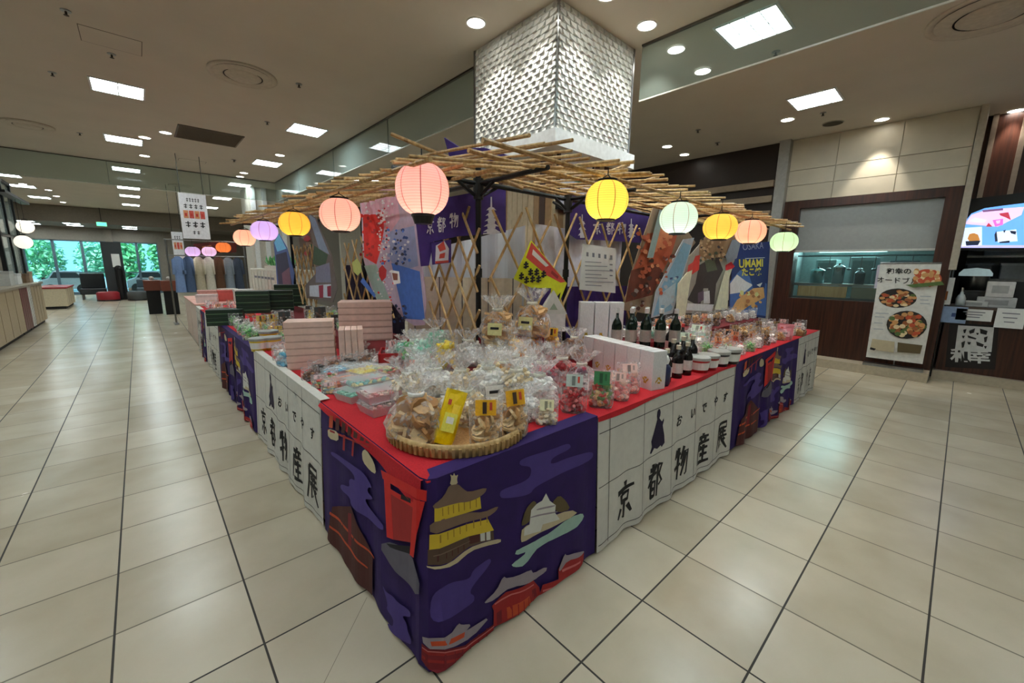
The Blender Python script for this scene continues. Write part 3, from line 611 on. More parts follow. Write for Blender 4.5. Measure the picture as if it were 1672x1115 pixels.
tag(m.build('display_riser', mat('maroon_cloth', (112, 18, 26), .9)), 'dark red covered stepped riser along the back of the display', 'riser')
# -------- skirts
PUR = mat('purple_cloth', (42, 17, 88), .85, var=.12, scale=14)
ART = {'violet': (72, 54, 132), 'gold': (214, 184, 52), 'goldd': (160, 128, 40), 'roof': (124, 100, 84), 'brown': (92, 70, 58), 'beige': (196, 182, 150), 'white': (214, 214, 208), 'mint': (158, 190, 180), 'olive': (98, 84, 56), 'red': (208, 36, 34), 'redd': (160, 34, 36), 'redk': (126, 26, 38), 'orange': (198, 76, 40), 'grey': (150, 140, 150), 'slate': (98, 94, 108), 'hull': (78, 34, 32), 'pink': (206, 110, 110), 'ink': (20, 16, 26)}
ARTN = list(ART); ARTM = [PUR] + [mat('print_' + k, v, .8, var=.05) for k, v in ART.items()]
def face_r(px, py): p = at(px, py, 1, -.014); return (p.x, p.z)
def face_l(px, py): p = at(px, py, 0, -.014); return (-p.y, p.z)
A = []                                   # printed shapes: (colour, outline in metres along the cloth and up)
def soft(pts, c):
    if c not in ('violet', 'mint', 'grey', 'slate', 'beige', 'olive', 'roof'): return pts
    for _ in range(2 if c == 'violet' else 1):
        q = []; n = len(pts)
        for i in range(n):
            a, b = pts[i], pts[(i+1) % n]; q += [(a[0]*.78 + b[0]*.22, a[1]*.78 + b[1]*.22), (a[0]*.22 + b[0]*.78, a[1]*.22 + b[1]*.78)]
        pts = q
    return pts
def cropR(c, *pts): A.append((c, [face_r(640 + x/2.6875, 700 + y/2.6875) for x, y in soft(pts, c)]))
def cropL(c, *pts): A.append((c, [face_l(500 + x/2.45, 660 + y/2.45) for x, y in soft(pts, c)]))
cropR('violet', (475, 265), (600, 220), (612, 165), (555, 160), (562, 132), (700, 90), (775, 60), (785, 85), (700, 125), (690, 158), (780, 120), (882, 95), (875, 135), (750, 185), (620, 255), (600, 285), (480, 305), (468, 290))
cropR('violet', (185, 700), (240, 660), (330, 650), (345, 610), (400, 570), (422, 560), (425, 580), (340, 680), (330, 710), (350, 720), (345, 750), (240, 810), (180, 830))
cropR('beige', (168, 598), (240, 582), (330, 516), (400, 490), (470, 475), (468, 493), (400, 508), (340, 528), (260, 592), (172, 607))
cropR('brown', (172, 528), (330, 468), (438, 443), (440, 480), (400, 488), (330, 512), (240, 576), (172, 594))
cropR('white', (380, 450), (400, 447), (400, 484), (381, 487)); cropR('white', (406, 446), (424, 443), (424, 480), (406, 483)); cropR('hull', (332, 466), (376, 452), (376, 488), (332, 500))
cropR('gold', (176, 462), (330, 412), (415, 392), (440, 440), (330, 466), (176, 526))
for x in (205, 235, 262, 290, 318, 350, 380, 408): cropR('goldd', (x, 505-(x-176)*.42), (x+4, 503-(x-176)*.42), (x+4, 470-(x-176)*.42), (x, 472-(x-176)*.42))
cropR('roof', (176, 410), (230, 385), (330, 362), (395, 362), (462, 333), (452, 355), (415, 382), (330, 402), (250, 428), (178, 458))
cropR('gold', (190, 345), (290, 318), (382, 292), (386, 345), (330, 362), (190, 402))
for x in (215, 240, 262, 286, 310, 336, 362): cropR('goldd', (x, 385-(x-190)*.26), (x+4, 384-(x-190)*.26), (x+4, 350-(x-190)*.28), (x, 351-(x-190)*.28))
cropR('roof', (183, 332), (225, 290), (250, 243), (285, 238), (310, 262), (332, 275), (412, 253), (405, 276), (370, 302), (330, 317), (290, 320), (240, 332), (190, 347))
cropR('beige', (250, 245), (258, 215), (252, 196), (266, 206), (270, 190), (276, 206), (289, 198), (282, 218), (286, 240))
cropR('mint', (505, 580), (580, 522), (520, 542), (530, 515), (640, 475), (770, 375), (820, 360), (830, 380), (780, 430), (640, 500), (560, 585), (515, 592))
cropR('beige', (548, 472), (556, 422), (640, 395), (770, 345), (802, 362), (640, 448), (552, 488)); cropR('olive', (550, 415), (575, 345), (612, 308), (628, 322), (600, 390), (570, 412)); cropR('olive', (690, 318), (722, 283), (752, 310), (768, 345), (720, 360), (700, 345))
cropR('white', (590, 412), (600, 350), (625, 325), (650, 310), (667, 278), (682, 310), (706, 328), (702, 360), (722, 388), (650, 412), (640, 442), (562, 458), (566, 425)); cropR('grey', (625, 346), (702, 326), (704, 333), (625, 353)); cropR('grey', (596, 378), (712, 352), (714, 358), (596, 385))
cropR('grey', (400, 905), (480, 840), (630, 727), (632, 738), (480, 855), (410, 908))
cropR('redk', (165, 940), (300, 925), (430, 835), (425, 890), (330, 960), (250, 1022), (200, 1036), (166, 1010)); cropR('redd', (168, 955), (300, 938), (425, 850), (424, 860), (300, 950), (168, 967)); cropR('redd', (168, 985), (290, 972), (400, 890), (400, 900), (290, 984), (168, 997))
cropR('grey', (165, 900), (230, 878), (272, 828), (285, 838), (332, 836), (300, 870), (420, 795), (330, 895), (240, 930), (170, 938)); cropR('orange', (185, 905), (240, 890), (300, 868), (296, 890), (230, 915), (188, 922))
cropR('redd', (420, 760), (480, 700), (600, 648), (628, 680), (632, 722), (580, 745), (480, 825), (425, 850), (428, 780)); cropR('orange', (482, 765), (578, 712), (585, 742), (484, 812)); cropR('redk', (440, 790), (462, 774), (462, 826), (440, 842)); cropR('redk', (592, 690), (612, 682), (616, 716), (596, 724))
for k in range(7): x = 176 + k*36; y = 962 - k*12 if k < 4 else 926 - (k-3)*26; cropR('redk', (x, y+6), (x+5, y+4), (x+5, y+52), (x, y+55))
for k in range(5): x = 500 + k*24; y = 758 - k*13; cropR('redd', (x, y), (x+4, y-2), (x+4, y+44), (x, y+46))
for k in range(4): x = 646 + k*34; y = 690 - k*20; cropR('redk', (x, y), (x+4, y-2), (x+4, y+26), (x, y+28))
cropR('pink', (430, 748), (500, 702), (600, 664), (602, 668), (502, 707), (432, 754)); cropR('pink', (168, 946), (300, 930), (425, 842), (426, 846), (302, 935), (168, 951))
cropR('roof', (186, 540), (320, 486), (330, 480), (330, 484), (188, 546))
for k in range(5): x = 196 + k*26; cropR('hull', (x, 566-k*11), (x+4, 564-k*11), (x+4, 540-k*11), (x, 542-k*11))
cropR('grey', (385, 740), (440, 692), (470, 630), (486, 640), (586, 597), (600, 620), (660, 588), (655, 612), (600, 650), (500, 672), (430, 732), (390, 746))
cropR('redd', (626, 712), (640, 668), (705, 640), (705, 598), (738, 540), (820, 522), (815, 560), (790, 612), (720, 650), (640, 712)); cropR('grey', (706, 600), (735, 530), (742, 540), (780, 524), (826, 520), (800, 542), (745, 560), (712, 608)); cropR('pink', (720, 600), (800, 560), (798, 568), (722, 610)); cropR('pink', (640, 690), (700, 665), (780, 610), (780, 616), (702, 674), (640, 698))
cropL('violet', (112, 182), (150, 205), (200, 238), (240, 265), (280, 330), (262, 326), (258, 345), (285, 372), (268, 376), (250, 372), (262, 402), (330, 470), (332, 500), (265, 448), (200, 398), (196, 366), (152, 330), (158, 312), (192, 326), (188, 300), (196, 290), (214, 300), (206, 272), (160, 232), (118, 202)); cropL('violet', (335, 700), (352, 735), (380, 750), (395, 772), (440, 812), (442, 838), (412, 826), (430, 862), (432, 888), (448, 925), (446, 945), (420, 925), (372, 882), (360, 850), (384, 868), (384, 836), (356, 800), (360, 778))
cropL('hull', (130, 400), (200, 400), (290, 602), (290, 752), (205, 650), (120, 522)); cropL('orange', (124, 418), (200, 498), (298, 600), (298, 607), (200, 508), (124, 428)); cropL('orange', (126, 470), (205, 560), (270, 640), (270, 646), (205, 570), (126, 478)); cropL('redk', (190, 425), (205, 428), (210, 560), (196, 548))
cropL('slate', (315, 548), (370, 538), (440, 590), (470, 682), (470, 756), (430, 702), (372, 642)); cropL('ink', (345, 545), (440, 560), (440, 592), (360, 560))
cropL('redd', (352, 345), (446, 390), (440, 545), (372, 530)); cropL('red', (312, 258), (472, 342), (472, 384), (320, 292)); cropL('red', (328, 318), (468, 402), (466, 424), (332, 338)); cropL('red', (325, 290), (350, 302), (372, 530), (346, 520)); cropL('red', (442, 372), (470, 384), (450, 604), (434, 592)); cropL('ink', (394, 352), (432, 372), (432, 390), (394, 372))
for k, x in enumerate((103, 128, 152, 176, 200, 226, 248)): cropL('hull' if k else 'orange', (x, 40 + (x-100)*.42), (x+14, 44+(x-100)*.42), (x+14, 92+(x-100)*.42), (x, 88+(x-100)*.42))
cropL('redd', (100, 95), (260, 165), (260, 172), (100, 103)); cropL('redd', (160, 118), (168, 122), (168, 182), (160, 178)); cropL('redd', (197, 136), (205, 140), (203, 205), (196, 200))
cropL('beige', (235, 185), (250, 175), (285, 228), (296, 275), (270, 262), (240, 226)); cropL('beige', (98, 92), (140, 108), (142, 146), (104, 132))
def path(s, r=.035, o=-.012):
    if s < -r: return Vector((o, -s, 0))
    if s > r: return Vector((s, o, 0))
    k = (s + r)/(2*r); a = Vector((o, r, 0)); b = Vector((o, o, 0)); c = Vector((r, o, 0)); return a*(1-k)**2 + b*2*k*(1-k) + c*k*k
def clip_cols(bm, cols, lo, hi):
    for s in cols:
        if lo < s < hi: bmesh.ops.bisect_plane(bm, geom=bm.verts[:] + bm.edges[:] + bm.faces[:], plane_co=(s, 0, 0), plane_no=(1, 0, 0), dist=1e-6)
def skirt(name, label, cat, s0, s1, T, arts, mats, amp=.008, ph=0, top=0, bottom=.012, group=None, pathf=path, base=0, flare=.03):
    n = max(8, int((s1-s0)/.03)); cols = [s0 + (s1-s0)*k/n for k in range(n+1)]
    def wv(s): return amp*(math.sin(s*2*PI/.33 + ph) + .6*math.sin(s*2*PI/.19 + 1.7*ph))
    def S(s, t, o=0):
        p = pathf(s); d = (pathf(s+.004) - pathf(s-.004)).normalized(); nr = Vector((d.y, -d.x, 0))
        i = min(n-1, max(0, int((s-s0)/(s1-s0)*n))); a, b = cols[i], cols[i+1]; k = (s-a)/(b-a); w = wv(a)*(1-k) + wv(b)*k
        q = p + nr*(max(0, (T-t)/T)*(w + flare) + o); q.z = t; return q
    m = MB(); rows = 6; vs = []; fs = []
    for j in range(rows+1):
        t = bottom + (T-bottom)*j/rows
        for s in cols: vs.append(S(s, t))
    for j in range(rows):
        for k in range(n): a = j*(n+1)+k; fs.append((a, a+1, a+n+2, a+n+1))
    m.add(vs, fs, base)
    if top:
        q = [S(s, T, -top(s)) + Vector((0, 0, .0035)) for s in cols]; e = [S(s, T) + Vector((0, 0, .0035)) for s in cols]; f = [S(s, T) for s in cols]
        m.add(q + e + f, [(k, n+1+k, n+2+k, k+1) for k in range(n) if top(cols[k]) > .005] + [(n+1+k, 2*n+2+k, 2*n+3+k, n+2+k) for k in range(n)], base)
    for li, (mi, polys, faces) in enumerate(arts):
        o = .0016 + .00013*min(li, 90)
        bm = bmesh.new()
        if faces is None:
            for pg in polys:
                try: bm.faces.new([bm.verts.new((p[0], p[1], 0)) for p in pg])
                except ValueError: pass
        else:
            vv = [bm.verts.new((p[0], p[1], 0)) for p in polys]
            for f in faces:
                try: bm.faces.new([vv[i] for i in f])
                except ValueError: pass
        bmesh.ops.triangulate(bm, faces=bm.faces[:])
        xs = [v.co.x for v in bm.verts]; clip_cols(bm, cols, min(xs), max(xs))
        bm.verts.index_update()
        m.add([S(min(s1-1e-5, max(s0+1e-5, v.co.x)), min(T, max(bottom, v.co.y)), o) for v in bm.verts], [tuple(v.index for v in f.verts) for f in bm.faces], mi); bm.free()
    o = m.build(name, mats); return tag(o, label, cat, group)
corner_art = [(1 + ARTN.index(c), [p], None) for c, p in A]
SW0, SW1 = -1.06, .935
skirt('printed_skirt_cloth', 'purple skirt cloth wrapped round the front corner, with gold pavilion and red gate', 'table skirt', SW0, SW1, TZ+.002, corner_art, ARTM, .006, .4, top=lambda s: .075 if s > .02 else (.03 if s > -.02 else 0), group='purple printed skirt cloths')
def shifted(a0, a1, T):
    k = (a1-a0)/(SW1-SW0); return [(mi, [[(a0 + (p[0]-SW0)*k, min(T, p[1]*T/TZ)) for p in pg] for pg in ps], f) for mi, ps, f in corner_art]
WHC = mat('white_skirt', (212, 210, 202), .85, var=.04); LINE = mat('thin_grid_line', (60, 58, 60), .7); SIL = mat('indigo_ink', (30, 18, 54), .8)
def kyoto_art(s0, s1, T):
    W_ = s1-s0; arts = []; cw = W_*.187; x0 = s0 + W_*.055; lines = []
    for k in range(6): lines.append([(x0+k*cw, .03), (x0+k*cw+.004, .03), (x0+k*cw+.004, T), (x0+k*cw, T)])
    for z in (.045, T*.50, T*.895): lines.append([(s0+.01, z), (s1-.01, z), (s1-.01, z+.0045), (s0+.01, z+.0045)])
    arts.append((1, lines, None))
    zc = T*.27; st = []
    for k, ch in enumerate('京都物産展'):
        cx = x0 + (k+.5)*cw; w = cw*.52; h = T*.31
        for s in KANJI[ch]: st += ribbon([(cx + (p[0]-.5)*w + .05*w*(p[1]-.5), zc + (p[1]-.5)*h) for p in s], w*(.165 if len(s) < 3 else .14))
    arts.append((2, st, None))
    cx = x0 + 1.5*cw; zb = T*.53; hh = T*.36; ww = cw*.55
    sil = [(.47, 1), (.56, .98), (.62, .90), (.60, .82), (.55, .77), (.66, .70), (.74, .66), (.84, .72), (.86, .66), (.80, .55), (.92, .30), (.96, .10), (.80, .02), (.72, .08), (.50, .04), (.30, .10), (.14, 0), (.05, .02), (.16, .16), (.10, .30), (.22, .45), (.32, .62), (.42, .76), (.38, .84), (.40, .95)]
    arts.append((3, [[(cx + (p[0]-.5)*ww, zb + p[1]*hh) for p in sil]], None))
    for k, ch in enumerate('おいでやす'):
        vs, fs = text_mesh(ch, T*.112, .0026); ox = x0 + 2.32*cw + k*cw*.56; oz = T*(.685 + .012*(k % 2))
        arts.append((2, [(x*.92 + y*.16 + ox, y+oz) for x, y in vs], fs))
    return arts
def kyoto(s0, s1, T, label, ph, amp=.010): skirt('lettered_skirt_cloth', label, 'table skirt', s0, s1, T, kyoto_art(s0, s1, T), [WHC, LINE, INK, SIL], amp, ph, top=(lambda s: .05) if s1 < 0 else 0, group='white lettered skirt cloths')
kyoto(.94, 2.73, TZ-.018, 'white skirt cloth with black brush lettering right of the purple corner cloth', 1.0)
kyoto(-2.76, -1.065, TZ+.006, 'white skirt cloth with black brush lettering left of the purple corner cloth', 2.0, .009)
skirt('printed_skirt_cloth', 'purple printed skirt cloth past the white one on the right side', 'table skirt', 2.74, 4.55, TZ, shifted(2.74, 4.55, TZ), ARTM, .013, 2.2, group='purple printed skirt cloths')
skirt('printed_skirt_cloth', 'purple printed skirt cloth past the white one on the left side', 'table skirt', -4.85, -2.77, TZ, shifted(-4.85, -2.77, TZ), ARTM, .014, .6, top=lambda s: .05, group='purple printed skirt cloths')
kyoto(4.56, 5.5, TZ, 'white lettered skirt cloth at the far end of the right side', .3); kyoto(-6.2, -4.86, TZ, 'white lettered skirt cloth further along the left side', .9, .008)
skirt('printed_skirt_cloth', 'narrow purple skirt cloth furthest along the left side', 'table skirt', -6.75, -6.21, TZ, shifted(-6.75, -6.21, TZ), ARTM, .015, 1.6, group='purple printed skirt cloths'); kyoto(-7.4, -6.76, TZ, 'last white skirt cloth at the far end of the left side', .2)
# ================================================================== frame posts, canopy, lanterns
FRZ = 1.985
def post(x, y, label, h=2.17):
    t = thing('frame_post', label, 'post', (x, y, 0), group='black posts of the canopy')
    MB().cyl((0, 0, 0), (0, 0, h), .019, n=12).build('tube', BLACK, t)
    MB().lathe([(.12, 0), (.12, .012), (.03, .02), (.02, .05)], 16).build('foot', BLACK, t, smooth=True)
    MB().cyl((0, 0, FRZ-.10), (0, 0, FRZ+.03), .034, n=12).build('clamp', BLACKP, t); MB().cyl((0, 0, 1.38), (0, 0, 1.44), .026, n=12).build('clamp', BLACKP, t)
    for dx, dy in ((1, 0), (-1, 0), (0, 1), (0, -1)): MB().cyl((0, 0, FRZ-.09), (dx*.16, dy*.16, FRZ-.005), .011).build('brace', BLACK, t)
post(1.06, 1.10, 'black post at the inner corner of the display, in front of the pagoda cloth')
post(1.93, 1.07, 'black post left of the yellow lantern', 2.0); post(3.6, 1.07, 'black post of the right side, behind the orange lantern', 2.0); post(5.2, 1.07, 'black post at the far right end of the canopy', 2.0)
post(1.06, 3.0, 'black post of the left side, behind the second pink lantern', 2.0); post(1.06, 5.6, 'black post at the far left end of the canopy', 2.0)
t = thing('frame_rail', 'black crossbar of the canopy frame along the right side', 'rail', (1.06, 1.08, FRZ)); MB().cyl((0, 0, 0), (4.14, 0, 0), .016).build('bar', BLACK, t); [MB().cyl((q, 0, 0), (q, -.6, .0), .014).build('arm', BLACK, t) for q in (0, .87, 2.54)]
t = thing('frame_rail', 'black crossbar of the canopy frame along the left side', 'rail', (1.06, 1.10, FRZ)); MB().cyl((0, 0, 0), (0, 4.5, 0), .016).build('bar', BLACK, t); [MB().cyl((0, q, 0), (-.6, q, 0), .014).build('arm', BLACK, t) for q in (0, 1.9, 4.5)]
def canopy(name, label, horiz):
    t = thing('bamboo_canopy', label, 'canopy', (0, 0, 0)); rnd = random.Random(11 if horiz else 12)
    mats = [BAMBOO, BAMBOO_D]
    def slat(a, b, r, k=0): 
        m = MB(); m.cyl(a, b, r, n=7, mi=k); m.build('slat', mats, t, smooth=False)
    n = 46
    for k in range(n):
        if horiz:       # right side: slats run inwards from the aisle edge
            x = .62 + 4.4*k/n + rnd.uniform(-.02, .02); o = .16 + rnd.uniform(-.05, .07); i = 1.25 + rnd.uniform(-.1, .2); z0 = 1.985 - .012*(x-1) + rnd.uniform(-.012, .012); sk = rnd.uniform(-.05, .05)
            slat((x, o, z0), (x+sk, i, z0 + .11), .0065 + .003*rnd.random(), rnd.random() < .3)
        else:
            y = .52 + 5.1*k/n + rnd.uniform(-.02, .02); o = .22 + rnd.uniform(-.05, .07); i = 1.30 + rnd.uniform(-.1, .2) + (.5 if y < .9 else 0); z0 = 1.905 + .010*y + rnd.uniform(-.012, .012); sk = rnd.uniform(-.05, .05)
            slat((o, y, z0), (i, y+sk, z0 + .15 + (.03 if y < .9 else 0)), .0065 + .003*rnd.random(), rnd.random() < .3)
    for k, q in enumerate((.34, .58, .85, 1.1, 1.22)):
        f = (q-.2)/1.1
        if horiz: MB().cyl((.5 + .1*k, q, 1.985+.11*f-.02), (5.1, q, 1.935+.11*f-.02), .012, n=8).build('batten', mats[1], t)
        else: MB().cyl((q, .5 + .08*k, 1.905+.15*f-.02), (q, 5.6, 1.96+.15*f-.02), .012, n=8).build('batten', mats[1], t)
    if not horiz: slat((.62, 1.42, 2.26), (1.32, .95, 1.97), .012, 1); slat((.98, 1.0, 2.13), (1.36, .62, 2.0), .011, 1)
    else: slat((1.62, .62, 2.02), (2.05, .62, 2.19), .014, 1); slat((1.95, .55, 2.02), (2.35, .55, 2.14), .012, 1)
canopy('c', 'slatted bamboo canopy along the right side, over the yellow and mint lanterns', True); canopy('c', 'slatted bamboo canopy along the left side, over the pink lanterns', False)
m = MB(); pts = [(1.02, 1.36, 2.16), (1.30, 1.15, 2.14), (1.36, 1.10, 2.20), (1.22, 1.24, 2.26), (1.10, 1.34, 2.25), (1.01, 1.42, 2.32)]
m.prism(pts, (.02, .02, .01)); tag(m.build('bundled_cloth', PUR), 'purple cloth bundled on top of the bamboo canopy at the corner', 'cloth')
def lantern(x, y, z, label, c, r=.13, sz=.92, bulb=(1, .82, .55), base=False, w=None, flat=1.0):
    t = thing('paper_lantern', label, 'lantern', (x, y, z), group='round paper lanterns'); h = r*sz
    prof = [(r*.42, h*.93)]
    for k in range(1, 16):
        a = PI/2 - PI*k/16; prof.append((max(r*.42, r*math.cos(a)**.78), h*math.sin(a)*.98 if abs(math.sin(a)) < .95 else h*.93*math.copysign(1, math.sin(a))))
    prof.append((r*.42, -h*.93))
    shade = MB().lathe(prof, 32).build('shade', paper_shade('lantern_%d_%d_%d' % c, c), t, smooth=True)
    sm = mat('lantern_seam_%d_%d_%d' % c, tuple(int(v*f) for v, f in zip(c, (.86, .58, .6))), .8); m = MB()
    for i in range(8):
        a = 2*PI*i/8 + .2; q = [Vector((p[0]*1.006*math.cos(a), p[0]*1.006*math.sin(a), p[1])) for p in prof]; sd = Vector((-math.sin(a), math.cos(a), 0))*.0022
        m.add([v - sd for v in q] + [v + sd for v in q], [(j, j+1, len(q)+j+1, len(q)+j) for j in range(len(q)-1)])
    m.build('seam', sm, shade)
    MB().lathe([(r*.44, h*.90), (r*.46, h*1.02), (r*.36, h*1.03), (r*.36, h*.92)], 24).build('top_ring', BLACKP, t); MB().lathe([(r*.44, -h*.90), (r*.45, -h*1.0), (r*.36, -h*1.0), (r*.36, -h*.92)], 24).build('bottom_ring', BLACKP, t)
    MB().tube([(-r*.4, 0, h*1.02), (0, 0, h*1.25), (r*.4, 0, h*1.02)], .003).cyl((0, 0, h*1.25), (0, 0, max(h*1.3, 2.0 - z)), .003).build('wire_handle', BLACK, t)
    if base: MB().lathe([(.001, -h*1.30), (r*.33, -h*1.28), (r*.42, -h*1.0)], 16).build('battery_base', BLACKP, t)
    MB().ball((0, 0, -h*.24), .022).cyl((0, 0, -h*.2), (0, 0, h*.95), .006).build('bulb', mat('bulb_glass', (255, 236, 200), .4, emit=4), t)
    ld = D.lights.new('bulb_light', 'POINT'); ld.energy = w or LANTERN_W; ld.color = bulb; ld.shadow_soft_size = .035; lo = D.objects.new('bulb_light', ld); COL.objects.link(lo); lo.parent = t; lo.location = (0, 0, -h*.34)
lantern(.42, .71, 1.815, 'big pink lantern nearest the camera, hanging above the left aisle edge', (252, 196, 200), .128, .98, base=True)
lantern(.42, 1.815, 1.785, 'second pink lantern from the camera on the left side', (252, 200, 198), .132, .86); lantern(.42, 2.92, 1.80, 'orange-yellow lantern of the left side', (250, 206, 96), .126, .84)
lantern(.42, 4.1, 1.805, 'lilac lantern of the left side', (226, 196, 244), .132, .82, bulb=(.85, .85, 1)); lantern(.42, 5.25, 1.78, 'peach lantern at the far left end of the canopy', (252, 202, 190), .125, .86)
lantern(1.34, .29, 1.825, 'bright yellow lantern nearest the camera on the right side', (252, 226, 110), .118, .93, bulb=(1, .9, .6)); lantern(2.2, .29, 1.805, 'pale mint lantern of the right side', (222, 240, 214), .126, .88, bulb=(.8, .95, 1))
lantern(2.88, .27, 1.795, 'orange lantern right of the mint lantern', (250, 212, 106), .128, .82); lantern(3.55, .26, 1.80, 'peach-pink lantern between the orange and the pale green ones', (252, 200, 182), .128, .86); lantern(4.45, .22, 1.755, 'pale green lantern at the right end of the canopy', (216, 244, 204), .128, .82, bulb=(.85, 1, .8))
# ================================================================== trellises
def trellis(o, u, L, z0, z1, label, cell=.34, seed=1, lean=0):
    t = thing('bamboo_trellis', label, 'trellis', o, group='expanding bamboo trellises'); u = Vector(u); rnd = random.Random(seed); nrm = Vector((-u.y, u.x, 0)); H = z1-z0; run = H*.62
    k = -run
    while k < L:
        for sgn in (1, -1):
            a = k if sgn == 1 else k + run; b = k + run if sgn == 1 else k
            pa, pb = Vector((a, z0)), Vector((b, z1 + rnd.uniform(-.04, .04)))
            def cut(p, q):
                for lim, hi in ((0, 0), (L, 1)):
                    if (p.x > lim) == bool(hi) and abs(p.x - lim) > 1e-6 and ((p.x - lim)*(q.x - lim) < 0): p = p + (q-p)*((lim-p.x)/(q.x-p.x))
                return p
            if max(pa.x, pb.x) < .06 or min(pa.x, pb.x) > L-.06: continue
            qa = cut(pa, pb); qb = cut(pb, pa); off = nrm*(.009*sgn)
            if (qb-qa).length < .12: continue
            MB().cyl(u*qa.x + off + Vector((0, 0, qa.y)), u*qb.x + off + Vector((0, 0, qb.y)), .0098, .009, n=7).build('strip', BAMBOO if rnd.random() < .6 else BAMBOO_D, t)
        k += cell
trellis((1.10, 1.03, 0), (1, 0, 0), 1.95, .90, 1.84, 'bamboo trellis right of the inner corner post, behind the tall snack bags', .30, 3)
trellis((1.03, 1.06, 0), (0, 1, 0), .62, .90, 1.82, 'narrow bamboo trellis left of the inner corner post', .17, 4)
trellis((1.03, 2.30, 0), (0, 1, 0), 1.2, .86, 1.70, 'bamboo trellis behind the second pink lantern', .22, 5); trellis((1.03, 4.4, 0), (0, 1, 0), 1.0, .9, 1.70, 'bamboo trellis at the far left, below the orange lantern', .2, 6)
# ================================================================== hangings behind the tables
def plate(name, label, cat, fn, outline, arts, base, mats, thick=.006, group=None):
    """a flat sheet standing in the plane fn maps to, with printed shapes laid on its face"""
    P = [fn(*p) for p in outline]; nr = (P[1]-P[0]).cross(P[2]-P[0]).normalized()
    c = sum(P, Vector())/len(P)
    if nr.dot(CAM - c) < 0: nr = -nr
    m = MB(); m.prism(P, -nr*thick, base)
    for i, (mi, pts) in enumerate(arts): m.poly([fn(*p) + nr*(.001 + .0004*i) for p in pts], mi)
    # fine triangles so that concave shapes fill properly
    o = m.build(name, mats); bm = bmesh.new(); bm.from_mesh(o.data); bmesh.ops.triangulate(bm, faces=bm.faces[:]); bm.to_mesh(o.data); bm.free()
    o.data.update(); return tag(o, label, cat, group)
def X(v): return lambda px, py: at(px, py, 0, v)
def Y(v): return lambda px, py: at(px, py, 1, v)
def off(f, ox, oy, s): return lambda x, y: f(ox + x/s, oy + y/s)
def blobs(rnd, n, x0, y0, x1, y1, r, cols_, skew=1.0):
    out = []
    for k in range(n):
        x, y = rnd.uniform(x0, x1), rnd.uniform(y0, y1); q = rnd.uniform(.5, 1)*r; a0 = rnd.random()*6
        out.append((rnd.choice(cols_), [(x + q*skew*rnd.uniform(.6, 1.1)*math.cos(a0 + i*1.05), y + q*rnd.uniform(.6, 1.1)*math.sin(a0 + i*1.05)) for i in range(6)]))
    return out
def pm(*cs): return [col(*c, .8) for c in cs]
rnd = random.Random(21)
# festival tapestry: blossom, maple red, figures with parasols, blue water
f = off(X(.98), 560, 280, 4.29)
tap = [(1, [(120, 150), (370, 90), (400, 330), (330, 430), (140, 330)]), (2, [(140, 300), (290, 300), (285, 430), (260, 560), (235, 650), (150, 600)]), (3, [(330, 420), (500, 380), (530, 660), (400, 700), (330, 620)]), (4, [(340, 640), (540, 700), (575, 1040), (430, 1030)]), (9, [(150, 660), (235, 650), (330, 900), (240, 900)])]
tap += blobs(rnd, 60, 135, 160, 385, 330, 14, [5, 6, 5, 1]) + blobs(rnd, 20, 150, 310, 290, 440, 20, [2, 7, 2]) + blobs(rnd, 70, 285, 260, 350, 660, 11, [5, 6, 2, 5]) + blobs(rnd, 60, 335, 410, 525, 650, 15, [4, 8, 6, 12, 3]) + blobs(rnd, 10, 180, 480, 280, 600, 16, [7, 10, 2]) + blobs(rnd, 50, 290, 690, 430, 1010, 11, [5, 6, 2]) + blobs(rnd, 20, 430, 920, 540, 1060, 16, [12, 8])
tap += [(11, [(150, 640), (185, 610), (215, 650), (220, 700), (190, 730), (158, 700)]), (7, [(345, 680), (370, 655), (400, 690), (395, 740), (365, 770), (345, 730)]), (4, [(230, 740), (320, 860), (310, 880), (210, 770)]), (6, [(430, 690), (490, 700), (500, 780), (450, 790)]), (10, [(440, 710), (480, 715), (480, 760), (450, 760)])]
plate('picture_tapestry', 'slanting festival tapestry with blossom, red maples and blue water, left of the trellis', 'tapestry', f, [(110, 150), (240, 120), (380, 75), (520, 120), (545, 600), (580, 900), (570, 1075), (500, 1080), (420, 1030), (330, 900), (240, 905), (190, 800), (140, 600), (130, 330)], tap, 0,
      pm((208, 187, 208), (240, 187, 204), (240, 57, 52), (160, 167, 204), (84, 126, 211), (240, 211, 213), (240, 240, 240), (187, 40, 45), (50, 77, 138), (174, 199, 187), (140, 84, 69), (187, 196, 116), (62, 57, 72)), .008)
# short purple shop curtains with white pagoda and lettering, hung under the canopy
PURN = mat('noren_purple', (62, 38, 112), .85, var=.1); NW = mat('noren_white', (214, 208, 216), .8); NR = mat('noren_red', (196, 70, 60), .8)
def pagoda(cx, y0, w, h, n=5):
    P = [(cx - w*.03, y0+h)]; L = []; 
    out = [(1, [(cx-w*.04, y0-h*.38), (cx+w*.04, y0-h*.38), (cx+w*.05, y0), (cx-w*.05, y0)])]
    for k in range(n):
        y = y0 + h*k/n; q = w*(.30 + .05*k); hh = h/n
        out.append((1, [(cx-q, y+hh*.62), (cx-q*.5, y+hh*.1), (cx, y-hh*.05), (cx+q*.5, y+hh*.1), (cx+q, y+hh*.62), (cx+q*.55, y+hh*.55), (cx+q*.5, y+hh*1.02), (cx-q*.5, y+hh*1.02), (cx-q*.55, y+hh*.55)]))
    return out
f = off(Y(1.22), 640, 220, 3.98)
def brush(ch, cx, cy, w, h, mi=1, wt=.13): return [(mi, [(cx + (p[0]-.5)*w, cy - (p[1]-.5)*h) for p in r]) for s in KANJI[ch] for r in ribbon([Vector(q) for q in s], wt)]
